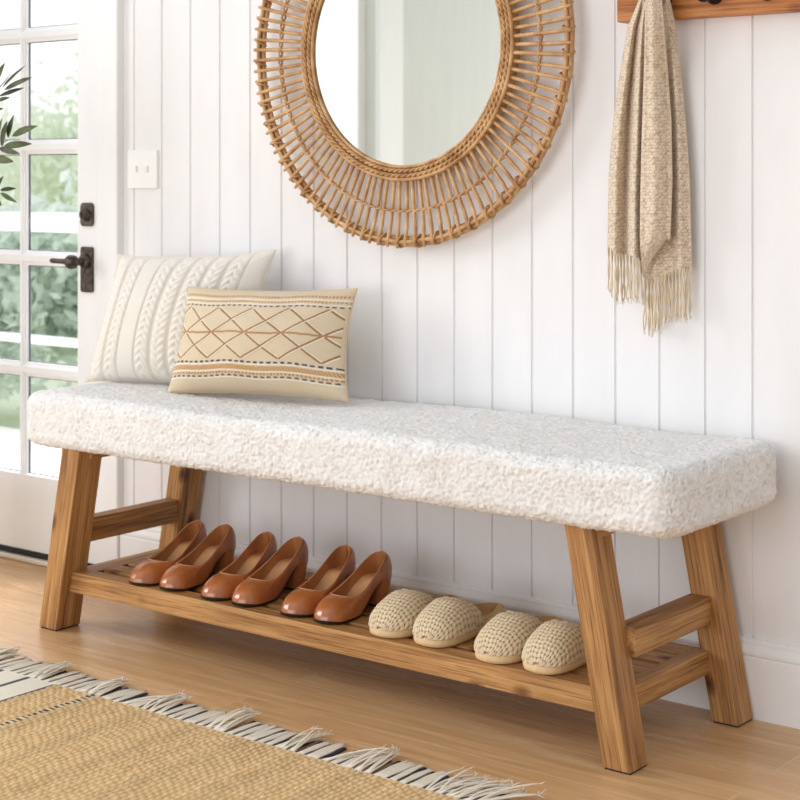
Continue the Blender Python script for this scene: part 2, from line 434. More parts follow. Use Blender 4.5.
# glazed door: stiles, rails, muntins, panes
dx0, dx1, dz0, dz1 = -4.148, -3.3195, 0.030, 1.897
yf, yb = 2.957, 3.001
gx = [(-4.078, -3.880), (-3.850, -3.648), (-3.618, -3.397)]
gz = [(0.237, 0.5035), (0.5435, 0.8085), (0.8485, 1.112), (1.152, 1.419), (1.459, 1.755)]
d = MB()
d.box(dx0, gx[0][0], yf, yb, dz0, dz1, 0.002); d.box(gx[2][1], dx1, yf, yb, dz0, dz1, 0.002)
d.box(gx[0][0], gx[2][1], yf, yb, dz0, gz[0][0], 0.002); d.box(gx[0][0], gx[2][1], yf, yb, gz[4][1], dz1, 0.002)
def muntin(horizontal, a0, a1, b0, b1):
    # moulded bar: wide back, narrower raised face
    for i, (s, y0, y1) in enumerate(((0.0, 2.9700, 2.982), (0.0065, 2.965, 2.9710), (0.0105, 2.960, 2.9660))):
        if horizontal: d.box(a0, a1, y0+0.0002, y1, b0+s, b1-s, 0.0015, 1)
        else: d.box(b0+s, b1-s, y0, y1, a0, a1, 0.0015, 1)
for i in range(2): muntin(False, gz[0][0]-0.004, gz[4][1]+0.004, gx[i][1], gx[i+1][0])
for k in range(4): muntin(True, gx[0][0]-0.004, gx[2][1]+0.004, gz[k][1], gz[k+1][0])
door = struct(d.build('door_1', M_door, sm=False))
gl = MB()
for x0, x1 in gx:
    for z0, z1 in gz: gl.add([(x0-0.004, 2.9755, z0-0.004), (x1+0.004, 2.9755, z0-0.004), (x1+0.004, 2.9755, z1+0.004), (x0-0.004, 2.9755, z1+0.004)], [(0, 1, 2, 3)])
gl.build('pane', M_glass, door, sm=False)
sp = MB()
for x0, x1 in gx:
    for z0, z1 in gz:
        w = 0.0035
        sp.box(x0, x0+w, 2.9760, 2.980, z0, z1); sp.box(x1-w, x1, 2.9760, 2.980, z0, z1)
        sp.box(x0+w, x1-w, 2.9760, 2.980, z0, z0+w*0.7); sp.box(x0+w, x1-w, 2.9760, 2.980, z1-w*0.7, z1)
sp.build('glazing_spacer', M_spacer, door, sm=False, label='dark grey spacer strips at the pane edges')
sw = MB(); sw.box(dx0+0.004, dx1-0.001, 2.9535, 2.985, 0.0155, 0.0315, 0.002); sw.build('door_sweep', M_black, door, sm=False, label='black rubber sweep along the door bottom')
# lever handle and deadbolt (of the door)
def rounded_plate(mb, cx, cz, w, h, y0, y1, r, n=6):
    pts = []
    for sx, sz, a0 in ((1, 1, 0), (-1, 1, PI/2), (-1, -1, PI), (1, -1, 3*PI/2)):
        for k in range(n+1):
            a = a0+k*PI/2/n; pts.append((cx+sx*(w/2-r)+r*math.cos(a), cz+sz*(h/2-r)+r*math.sin(a)))
    m = len(pts); b = 0.0015
    P = np.array(pts); C = np.array([cx, cz]); Q = C+(P-C)*(1-2*b/min(w, h))
    V = [(x, y1, z) for x, z in P]+[(x, y0+b, z) for x, z in P]+[(x, y0, z) for x, z in Q]
    F = [(i, (i+1) % m, m+(i+1) % m, m+i) for i in range(m)]+[(m+i, m+(i+1) % m, 2*m+(i+1) % m, 2*m+i) for i in range(m)]
    F += [tuple(range(2*m, 3*m)), tuple(range(m-1, -1, -1))]
    mb.add(V, F)
hp = MB(); rounded_plate(hp, -3.3545, 0.806, 0.046, 0.120, 2.949, yf+0.001, 0.007)
hp.lathe([(0.0, 2.9475), (0.003, 2.9475), (0.0035, 2.949)], 'y', (-3.3545, 0, 0.757), 12)
handle = hp.build('door_handle', M_bronze, door, sm=False, label='oil-rubbed bronze lever handle on a tall plate')
kn = MB(); kn.lathe([(0.0, 2.935), (0.016, 2.936), (0.019, 2.941), (0.019, 2.949)], 'y', (-3.3545, 0, 0.828), 20)
kn.lathe([(0.0095, 2.936), (0.009, 2.915)], 'y', (-3.3545, 0, 0.828), 16)
a = np.linspace(0, PI, 14)
kn.lathe([(0.0195*math.sin(q)+1e-5, 2.900-0.0195*math.cos(q)) for q in a], 'y', (-3.3545, 0, 0.828), 20)
kn.build('lever_hub', M_bronze, handle)
lv = MB(); P = np.array([(-3.358, 2.900, 0.828), (-3.385, 2.898, 0.8285), (-3.405, 2.897, 0.829), (-3.428, 2.898, 0.8295), (-3.434, 2.898, 0.8295)])
lv.tube(P, [0.0085, 0.0072, 0.0068, 0.0072, 0.005], 12); lv.build('lever', M_bronze, handle)
db = MB(); rounded_plate(db, -3.3545, 0.951, 0.048, 0.062, 2.949, yf+0.001, 0.011)
dbo = db.build('deadbolt', M_bronze, door, sm=False, label='bronze deadbolt rosette above the lever')
dt = MB(); dt.lathe([(0.0, 2.934), (0.010, 2.9345), (0.013, 2.937), (0.0165, 2.943), (0.018, 2.949)], 'y', (-3.3545, 0, 0.951), 24)
dt.box(-3.359, -3.353, 2.930, 2.936, 0.943, 0.959, 0.001); dt.build('thumb_turn', M_bronze, dbo)
ls = MB(); ls.box(-3.3205, -3.3188, 2.9562, 2.958, 0.795, 0.825); ls.build('latch_plate', M_bronze, door, sm=False)

# ------------------------------------------------------------------ light switch
s0 = thing('light_switch', 'white double light switch plate on the boarded wall beside the door', 'light switch', (-3.161, YW, 1.070))
m = MB(); rounded_plate(m, 0, 0, 0.110, 0.100, -0.007, 0.0, 0.005); m.build('plate', M_plate, s0, sm=False)
for x in (-0.021, 0.019):
    m = MB(); m.hexa([(x-0.004, -0.0105, -0.006), (x+0.004, -0.0105, -0.006), (x+0.004, -0.0065, -0.010), (x-0.004, -0.0065, -0.010),
                      (x-0.004, -0.0125, 0.006), (x+0.004, -0.0125, 0.006), (x+0.004, -0.0065, 0.010), (x-0.004, -0.0065, 0.010)], 0.001)
    m.build('toggle', M_plate, s0, sm=False)

# ------------------------------------------------------------------ bench
bench = thing('bench', 'long rustic wooden bench with a white fleece seat and a slatted shoe shelf', 'bench', (-2.24, 2.74, 0))
BO = (-2.24, 2.74, 0)
ZT = 0.428; SL = 0.19
def leg(xc0, sgn, y0, y1, w=0.0285):
    m = MB(BO); dx = -sgn*SL*ZT
    m.hexa([(xc0-w, y0, 0.003), (xc0+w, y0, 0.003), (xc0+w, y1, 0.003), (xc0-w, y1, 0.003),
            (xc0+dx-w, y0, ZT), (xc0+dx+w, y0, ZT), (xc0+dx+w, y1, ZT), (xc0+dx-w, y1, ZT)], 0.0025, 2)
    o = m.build('leg', WOOD[2], bench, sm=False, slant=sgn*SL)
    p = MB(BO); q = w-0.003
    p.box(xc0-q, xc0+q, y0+0.003, y1-0.003, 0.0, 0.0035); p.build('foot_pad', M_black, o, sm=False)
leg(-1.5055, 1, 2.547, 2.612); leg(-1.471, 1, 2.894, 2.958)
leg(-3.0205, -1, 2.538, 2.612, 0.0295); leg(-3.0195, -1, 2.895, 2.957)
for x0, x1, z0, z1 in ((-1.546, -1.501, 0.189, 0.242), (-2.995, -2.955, 0.200, 0.255)):
    m = MB(BO); m.box(x0, x1, 2.606, 2.905, z0, z1, 0.002); m.build('stretcher', WOOD[1], bench, sm=False)
for x0, x1 in ((-1.610, -1.553), (-2.962, -2.905)):
    m = MB(BO); m.box(x0, x1, 2.57, 2.93, 0.403, 0.4285, 0.002); m.build('apron', WOOD[1], bench, sm=False)
m = MB(BO); m.box(-2.95, -1.565, 2.60, 2.93, 0.414, 0.430, 0.002); m.build('seat_board', WOOD[0], bench, sm=False)
# shelf: front and back rails with end boards, slats between
sh = MB(BO)
sh.box(-2.975, -1.52, 2.565, 2.6075, 0.090, 0.137, 0.002); sh.box(-2.975, -1.52, 2.849, 2.906, 0.092, 0.137, 0.002)
shelf = sh.build('shelf', WOOD[0], bench, sm=False)
for x0, x1 in ((-2.985, -2.926), (-1.5405, -1.506)):
    m = MB(BO); m.box(x0, x1, 2.6067, 2.9055, 0.092, 0.1372, 0.0015); m.build('end_board', WOOD[1], shelf, sm=False)
for y0 in (2.6275, 2.7025, 2.7775):
    m = MB(BO); m.box(-2.9265, -1.540, y0, y0+0.0550, 0.110, 0.137, 0.0015); m.build('slat', WOOD[0], shelf, sm=False)
# fleece cushion: rounded block with a boucle surface
def fleece():
    x0, x1, y0, y1, z0, z1 = -3.095, -1.383, 2.524, 2.956, 0.427, 0.545
    r = 0.026; rc = 0.042; st = 0.0030
    bm = []
    V = []; F = []; n0 = 0
    nx, ny, nz = int((x1-x0)/st), int((y1-y0)/st), int((z1-z0)/st)
    ax = np.linspace(x0, x1, nx+1); ay = np.linspace(y0, y1, ny+1); az = np.linspace(z0, z1, nz+1)
    def face(a, b, fn, flip):
        nonlocal n0
        A, B = np.meshgrid(a, b, indexing='ij'); G = np.stack(fn(A, B), -1)
        V.append(G.reshape(-1, 3)); Q = gridF(len(a), len(b), flip=flip)+n0; F.append(Q); n0 += G.shape[0]*G.shape[1]
    one = np.ones_like
    face(ax, ay, lambda A, B: (A, B, z1*one(A)), False); face(ax, ay, lambda A, B: (A, B, z0*one(A)), True)
    face(ax, az, lambda A, B: (A, y0*one(A), B), False); face(ax, az, lambda A, B: (A, y1*one(A), B), True)
    face(ay, az, lambda A, B: (x0*one(A), A, B), True); face(ay, az, lambda A, B: (x1*one(A), A, B), False)
    V = np.concatenate(V); F = np.concatenate(F)
    key = np.round(V/1e-5).astype(np.int64); _, idx, inv = np.unique(key, axis=0, return_index=True, return_inverse=True)
    inv = inv.ravel(); V = V[idx]; F = inv[F]
    c = np.array([(x0+x1)/2, (y0+y1)/2]); hx, hy = (x1-x0)/2, (y1-y0)/2
    # round vertical corners then the top / bottom edges
    q = V[:, :2]-c
    i2 = np.stack([np.clip(q[:, 0], -(hx-rc), hx-rc), np.clip(q[:, 1], -(hy-rc), hy-rc)], 1)
    dv = q-i2; ln = np.linalg.norm(dv, axis=1); ma = np.abs(dv).max(1)
    sc = np.where(ln > 1e-9, ma/np.maximum(ln, 1e-9), 1); q = i2+dv*sc[:, None]
    # distance inside the rounded outline
    ln2 = np.linalg.norm(q-i2, axis=1)
    inset = np.minimum(np.minimum(hx-np.abs(q[:, 0]), hy-np.abs(q[:, 1])), np.where(ln2 > 1e-9, rc-ln2, 1))
    corner = (np.abs(dv[:, 0]) > 1e-9) & (np.abs(dv[:, 1]) > 1e-9)
    inset = np.where(corner, rc-ln2, np.minimum(hx-np.abs(q[:, 0]), hy-np.abs(q[:, 1])))
    od = np.clip(r-inset, 0, r); zc = np.clip(V[:, 2], z0+r, z1-r); vz = V[:, 2]-zc
    l3 = np.hypot(od, vz); m3 = np.maximum(od, np.abs(vz)); s3 = np.where(l3 > 1e-9, m3/np.maximum(l3, 1e-9), 1)
    newod = od*s3; shift = od-newod
    dirn = q.copy(); dirn = np.where(corner[:, None], q-i2, 0)
    dn = np.linalg.norm(dirn, axis=1)
    flat = ~corner
    ex = hx-np.abs(q[:, 0]) < hy-np.abs(q[:, 1])
    dirn[flat & ex] = np.stack([np.sign(q[flat & ex, 0]), np.zeros((flat & ex).sum())], 1)
    dirn[flat & ~ex] = np.stack([np.zeros((flat & ~ex).sum()), np.sign(q[flat & ~ex, 1])], 1)
    dn = np.linalg.norm(dirn, axis=1, keepdims=True); dirn = dirn/np.maximum(dn, 1e-9)
    P = np.concatenate([q-dirn*shift[:, None]+c, (zc+vz*s3)[:, None]], 1)
    Nn = np.concatenate([dirn*newod[:, None], (vz*s3)[:, None]], 1); Nn /= np.maximum(np.linalg.norm(Nn, axis=1, keepdims=True), 1e-9)
    # boucle curls
    hh = np.empty(len(P)); tg = np.empty((len(P), 3))
    for i, p in enumerate(P):
        v = Vector(p)
        w = noise.noise_vector(v*100)
        v2 = v*190+w*1.3
        a = noise.noise(v2); b_ = noise.noise(v*340+w*2.0); c_ = noise.noise(v*24)
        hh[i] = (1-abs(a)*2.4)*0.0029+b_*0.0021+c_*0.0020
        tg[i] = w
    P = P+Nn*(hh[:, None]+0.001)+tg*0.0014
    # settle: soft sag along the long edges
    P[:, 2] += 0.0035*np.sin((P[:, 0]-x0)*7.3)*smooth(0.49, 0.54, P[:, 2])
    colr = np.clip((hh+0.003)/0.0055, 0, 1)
    return P, F, colr
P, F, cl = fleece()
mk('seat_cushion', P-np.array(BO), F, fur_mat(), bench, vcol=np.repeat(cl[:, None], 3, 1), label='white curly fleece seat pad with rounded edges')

# ------------------------------------------------------------------ pillows
def pillow_grid(cs, nrm, T, nu, nv, pull, relief, side, sag=0.0):
    s = np.linspace(-1, 1, nu); t = np.linspace(-1, 1, nv)
    U, W = np.meshgrid(np.sin(s*PI/2), np.sin(t*PI/2), indexing='ij')
    x = U*(1-pull*(1-W**2)); y = W*(1-pull*(1-U**2))
    a, b = (x+1)/2, (y+1)/2
    c00, c10, c11, c01 = [np.array(q, float) for q in cs]
    B = ((1-a)*(1-b))[..., None]*c00+(a*(1-b))[..., None]*c10+(a*b)[..., None]*c11+((1-a)*b)[..., None]*c01
    h = T*np.maximum((1-U**2)*(1-W**2), 0)**0.5*(1-sag*W)
    edge = np.clip(4*np.minimum(1-np.abs(U), 1-np.abs(W)), 0, 1)
    rl, colr = relief(U, W) if relief else (0*U, None)
    n = np.array(nrm, float); n /= np.linalg.norm(n)
    G = B+(side*(h+rl*edge))[..., None]*n
    return G, colr
def pillow(name, label, cs, T, nu, nv, pull, relief, mat, back_rgb, sag=0.0, back=0.35):
    c00, c10, c11, c01 = [np.array(q, float) for q in cs]
    nrm = np.cross(c10-c00, c01-c00); nrm /= np.linalg.norm(nrm)
    base = (c00+c10)/2
    th = thing(name, label, 'pillow', tuple(base))
    Gf, cf = pillow_grid(cs, nrm, T, nu, nv, pull, relief, 1, sag)
    Gb, _ = pillow_grid(cs, nrm, T*back, 60, 50, pull, None, -1, sag)
    bk = np.broadcast_to(np.array(lin(*back_rgb)[:3]), Gb.shape)
    V = np.concatenate([Gf.reshape(-1, 3), Gb.reshape(-1, 3)])-base
    F = np.concatenate([gridF(nu, nv), gridF(60, 50, flip=True)+nu*nv])
    mk('cover', V, F, mat, th, vcol=np.concatenate([cf.reshape(-1, 3), bk.reshape(-1, 3)]))
    # welt seam around the edge
    s = np.sin(np.linspace(-1, 1, 60)*PI/2)
    ring = [(q, -1) for q in s[:-1]]+[(1, q) for q in s[:-1]]+[(q, 1) for q in s[:0:-1]]+[(-1, q) for q in s[:0:-1]]
    U = np.array(ring); x = U[:, 0]*(1-pull*(1-U[:, 1]**2)); y = U[:, 1]*(1-pull*(1-U[:, 0]**2)); a, b = (x+1)/2, (y+1)/2
    R = ((1-a)*(1-b))[:, None]*c00+(a*(1-b))[:, None]*c10+(a*b)[:, None]*c11+((1-a)*b)[:, None]*c01
    V2, F2 = tube(R-base, 0.0026, 6, closed=True)
    mk('seam', V2, F2, mat, th, vcol=np.broadcast_to(np.array(lin(*back_rgb)[:3]), (len(V2), 3)))
    return th

def knit_relief(U, W):
    x = U*0.235; y = W*0.18
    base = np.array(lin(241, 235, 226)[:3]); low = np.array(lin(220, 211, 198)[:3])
    pitch = 0.052
    ph = (x+0.018)/pitch; k = np.floor(ph); xl = (ph-k)*2-1        # -1..1 in a column
    plain = (k == -2) | (k == 4)
    w = 0.80; xc = np.clip(xl/w, -1, 1); inside = np.abs(xl) < w
    sgn = np.where((k % 2) == 0, 1, -1)
    br = 0.5+0.5*np.sin(2*PI*(y/0.022*sgn-np.abs(xc)*0.75))
    hcab = (0.35+0.65*br**0.8)*np.sqrt(np.clip(1-xc**2, 0, 1))*0.0058
    hcab -= np.exp(-(xc/0.10)**2)*0.0018
    rib = (0.5+0.5*np.sin(2*PI*x/0.006))*0.0007+(0.5+0.5*np.sin(2*PI*y/0.005))*0.0006
    groove = -np.exp(-((np.abs(xl)-0.9)/0.07)**2)*0.002
    h = np.where(plain, rib+0.001, np.where(inside, hcab, 0)+groove)+rib*0.5
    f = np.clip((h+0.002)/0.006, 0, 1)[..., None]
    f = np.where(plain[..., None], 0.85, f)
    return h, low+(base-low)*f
def embroidery(U, W):
    lines = np.zeros(U.shape); colr = np.empty(U.shape+(3,))
    C = lambda *a: np.array(lin(*a)[:3])
    colr[:] = C(222, 204, 175)
    h = np.zeros(U.shape)
    wn = 1+0.0*U
    def put(mask, c, hh):
        colr[mask] = C(*c); h[mask] = hh
    W2 = W+0.012*np.sin(U*9)
    vm, hv, pu = 0.10, 0.50, 0.42
    zone = (np.abs(W2-vm) < hv) & (np.abs(U) < 0.985)
    for sg in (1, -1):
        f = (U/pu+sg*(W2-vm)/hv); fr = f-np.round(f)
        put(zone & (np.abs(fr) < 0.040), (176, 132, 82), 0.0016)
        put(zone & (np.abs(fr-0.068) < 0.022), (246, 238, 222), 0.0013)
        put(zone & (np.abs(fr+0.005) < 0.014), (152, 110, 66), 0.0012)
    put((np.abs(W2-vm) < 0.018) & (np.abs(U) < 0.985), (184, 142, 94), 0.0015)
    dash = np.sin(U*150) > -0.3
    def band(v, hw, c, dashed=None, hh=0.0014):
        msk = np.abs(W2-v) < hw
        if dashed is not None: msk = msk & dashed
        put(msk, c, hh)
    band(0.845, 0.022, (196, 150, 96), np.sin(U*170) > -0.4); band(0.775, 0.016, (240, 230, 212)); band(0.735, 0.018, (200, 156, 100), np.sin(U*170+1) > -0.3)
    band(0.68, 0.014, (238, 230, 214)); band(0.645, 0.014, (112, 104, 104), np.sin(U*95) > -0.2)
    band(-0.465, 0.018, (92, 88, 96), np.sin(U*85) > -0.35); band(-0.505, 0.014, (240, 232, 218))
    band(-0.575, 0.042, (202, 156, 98), np.sin(U*200+W*60) > -0.75); band(-0.635, 0.014, (240, 230, 214))
    band(-0.675, 0.02, (196, 148, 92), np.sin(U*160) > -0.5); band(-0.73, 0.017, (120, 108, 98), np.sin(U*85+2) > -0.3); band(-0.765, 0.012, (240, 232, 218))
    weave = (np.sin(U*360)*np.sin(W*220))*0.0002
    wr = 0.0018*np.sin(U*11+W*5)*np.sin(W*7)
    return h+weave+wr, colr
M_knit = attr_mat('cream_cable_knit', 0.95, 500, 0.3)
M_lumb = attr_mat('sand_linen_embroidered', 0.95, 900, 0.35)
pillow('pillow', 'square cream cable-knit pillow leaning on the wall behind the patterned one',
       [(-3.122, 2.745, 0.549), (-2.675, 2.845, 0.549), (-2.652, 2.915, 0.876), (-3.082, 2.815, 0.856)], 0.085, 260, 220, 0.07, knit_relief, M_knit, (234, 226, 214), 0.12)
pillow('pillow', 'small oblong sand-coloured pillow with stitched diamonds and stripes', 
       [(-2.796, 2.705, 0.550), (-2.336, 2.805, 0.560), (-2.360, 2.865, 0.800), (-2.786, 2.762, 0.792)], 0.088, 420, 260, 0.07, embroidery, M_lumb, (218, 196, 160), 0.15)

# ------------------------------------------------------------------ pumps
def interp(x, xs, ys): return np.interp(x, xs, ys)
def make_pump(name, label, loc, rotz):
    th = thing(name, label, 'shoe', loc, rotz, 'brown leather pumps on the shoe shelf')
    Ln = 0.232; n = 44
    ph = np.linspace(0, PI, n)
    def outline(yy, inset=0.0):
        xs = [0, .004, .012, .025, .045, .065, .09, .12, .15, .18, .205, .22, .228, .232]
        ws = [0, .0170, .0270, .0345, .0385, .0395, .0375, .0325, .0285, .0280, .0268, .0215, .0138, 0]
        return np.maximum(np.interp(yy, xs, ws)-inset, 0)
    zsole = lambda yy: 0.054*smooth(0.085, 0.190, yy)+0.0035*smooth(0.03, 0.0, yy)
    cx = lambda yy: 0.004*np.sin(np.clip(yy/Ln, 0, 1)*PI*1.1)-0.002
    def ring(y, w, z):   # right side toe->heel then left side heel->toe
        R = np.stack([cx(y)+w, y, z], 1); Lf = np.stack([cx(y)-w, y, z], 1)[::-1]
        return np.concatenate([R[:-1], Lf[:-1]])
    ys = Ln*(1-np.cos(ph))/2
    sole_r = ring(ys, outline(ys), zsole(ys)+0.005)
    yt0 = 0.063
    yo = yt0+(Ln-0.016-yt0)*(1-np.cos(ph))/2
    wo = np.interp(yo, [yt0, yt0+.004, yt0+.012, .10, .13, .16, .185, .2, .210, .216], [0, .0185, .0280, .0320, .0298, .0270, .0240, .0195, .0128, 0])
    zo = np.interp(yo, [yt0, .075, .09, .12, .15, .18, .205, .216], [.0455, .0432, .0430, .0530, .0690, .0880, .1045, .1100])
    top_r = ring(yo, wo, zo)
    nv = 15; G = np.zeros((nv, len(sole_r), 3))
    C = top_r.mean(0)
    for i, v in enumerate(np.linspace(0, 1, nv)):
        f, g = 1-math.cos(v*PI/2), math.sin(v*PI/2)
        p = sole_r*(1-f)+top_r*f
        p[:, 2] = sole_r[:, 2]*(1-g)+top_r[:, 2]*g
        # gentle outward bulge of the sides and counter
        out = p[:, :2]-np.array([0.0, 0.12]); out /= np.linalg.norm(out, axis=1, keepdims=True)+1e-9
        p[:, :2] += out*(math.sin(v*PI)*0.0025*smooth(0.05, 0.11, p[:, 1]))[:, None]
        G[i] = p
    m = MB(); m.grid(G, closed_v=True, flip=True); m.build('upper', M_leather, th)
    # lining from the topline down to the insole
    ins_y = 0.012+(Ln-0.016)*(1-np.cos(ph))/2
    ins_r = ring(ins_y, np.maximum(outline(ins_y)-0.0035, 0), zsole(ins_y)+0.0075)
    top_in = top_r+np.stack([-np.sign(top_r[:, 0]-cx(top_r[:, 1]))*0.0013, np.where(top_r[:, 1] > 0.19, -0.0012, 0), np.zeros(len(top_r))], 1)
    G = np.zeros((8, len(ins_r), 3))
    for i, v in enumerate(np.linspace(0, 1, 8)):
        p = top_in*(1-v)+ins_r*v
        out = p[:, :2]-np.array([0.0, 0.12]); out /= np.linalg.norm(out, axis=1, keepdims=True)+1e-9
        p[:, :2] += out*(math.sin(v*PI)*0.0020*smooth(0.09, 0.13, p[:, 1]))[:, None]
        G[i] = p
    m = MB(); m.grid(G, closed_v=True, flip=True); m.build('lining', M_lining, th, label='darker tan leather lining')
    Rr = ring(ins_y, np.maximum(outline(ins_y)-0.0030, 0), zsole(ins_y)+0.0078)
    R1 = np.stack([cx(ins_y)+np.maximum(outline(ins_y)-0.003, 0), ins_y, zsole(ins_y)+0.0079], 1)
    L1 = R1.copy(); L1[:, 0] = 2*cx(ins_y)-R1[:, 0]
    Gi = np.stack([L1+(R1-L1)*k for k in np.linspace(0, 1, 5)], 0); 
    m = MB(); m.grid(Gi, flip=True); m.build('insole', M_insole, th, label='pale tan insole')
    m = MB(); m.tube(top_r+np.array([0, 0, 0.0003]), 0.0011, 6, closed=True); m.build('topline_piping', M_piping, th)
    # outsole
    hid = 0.004*smooth(0.150, 0.178, ys)
    a = ring(ys, np.maximum(outline(ys)+0.0012-hid, 0), zsole(ys)+0.0052); b = ring(ys, np.maximum(outline(ys)+0.0006-hid, 0), zsole(ys)); b2 = ring(ys, np.maximum(outline(ys)-0.004, 0), zsole(ys)-0.0001)
    for r_ in (a, b): 
        r_[0, 1] -= 0.001
    m = MB(); m.grid(np.stack([a, b, b2]), closed_v=True)
    Rb = np.stack([cx(ys)+np.maximum(outline(ys)-0.004, 0), ys, zsole(ys)-0.0001], 1); Lb = Rb.copy(); Lb[:, 0] = 2*cx(ys)-Rb[:, 0]
    m.grid(np.stack([Lb, Rb])); m.build('outsole', M_outsole, th, label='thin dark brown outsole')
    # block heel
    def dsec(z, sc, dy):
        yy = 0.182+(Ln-0.182)*np.sin(np.linspace(0, 1, 14)*PI/2)
        w = outline(yy)*0.98
        R = np.stack([cx(yy)+w, yy], 1); Lf = np.stack([cx(yy)-w, yy], 1)[::-1]
        P = np.concatenate([R, Lf[1:]]); c = np.array([0.0, 0.196]); P = c+(P-c)*sc+np.array([0, dy])
        return np.concatenate([P, np.full((len(P), 1), z)], 1)
    S = [dsec(0.0585, 1.0, 0), dsec(0.045, 0.93, -0.001), dsec(0.025, 0.86, -0.003), dsec(0.0045, 0.84, -0.005)]
    G = np.stack(S); k = G.shape[1]
    m = MB(); m.grid(G, closed_v=True); m.add(S[-1], [tuple(range(k))[::-1]]); hl = m.build('heel', M_leather, th)
    T0 = [dsec(0.0045, 0.845, -0.005), dsec(0.0, 0.845, -0.005)]
    m = MB(); m.grid(np.stack(T0), closed_v=True); m.add(T0[1], [tuple(range(k))[::-1]]); m.build('heel_tip', M_outsole, hl, label='black heel tip')
    return th

def dup(root, loc, rotz, label, flip=False):
    r = root.copy(); col.objects.link(r); r.location = loc; r.rotation_euler = (0, 0, rotz); r['label'] = label
    if flip: r.scale = (-1, 1, 1)
    else: r.scale = (1, 1, 1)
    for ch in list(root.children):
        c = ch.copy(); col.objects.link(c); c.parent = r
        for g in list(ch.children):
            d_ = g.copy(); col.objects.link(d_); d_.parent = c
    return r
ZS = 0.1376
pumps = [(-2.751, 2.560, 0.05), (-2.664, 2.569, 0.09), (-2.532, 2.568, 0.075), (-2.446, 2.571, 0.08), (-2.304, 2.573, 0.085), (-2.218, 2.574, 0.05)]
ordn = ['first brown leather block-heel pump, at the door end of the shoe row', 'second brown leather block-heel pump from the door end of the shelf',
        'third brown leather block-heel pump from the door end of the shelf', 'fourth brown leather block-heel pump from the door end of the shelf',
        'fifth brown leather block-heel pump from the door end of the shelf', 'sixth brown leather block-heel pump, the one beside the woven slippers']
p0 = make_pump('pump', ordn[0], (pumps[0][0], pumps[0][1], ZS), pumps[0][2])
for i in range(1, 6):
    dup(p0, (pumps[i][0], pumps[i][1], ZS), pumps[i][2], ordn[i], flip=(i % 2 == 1))

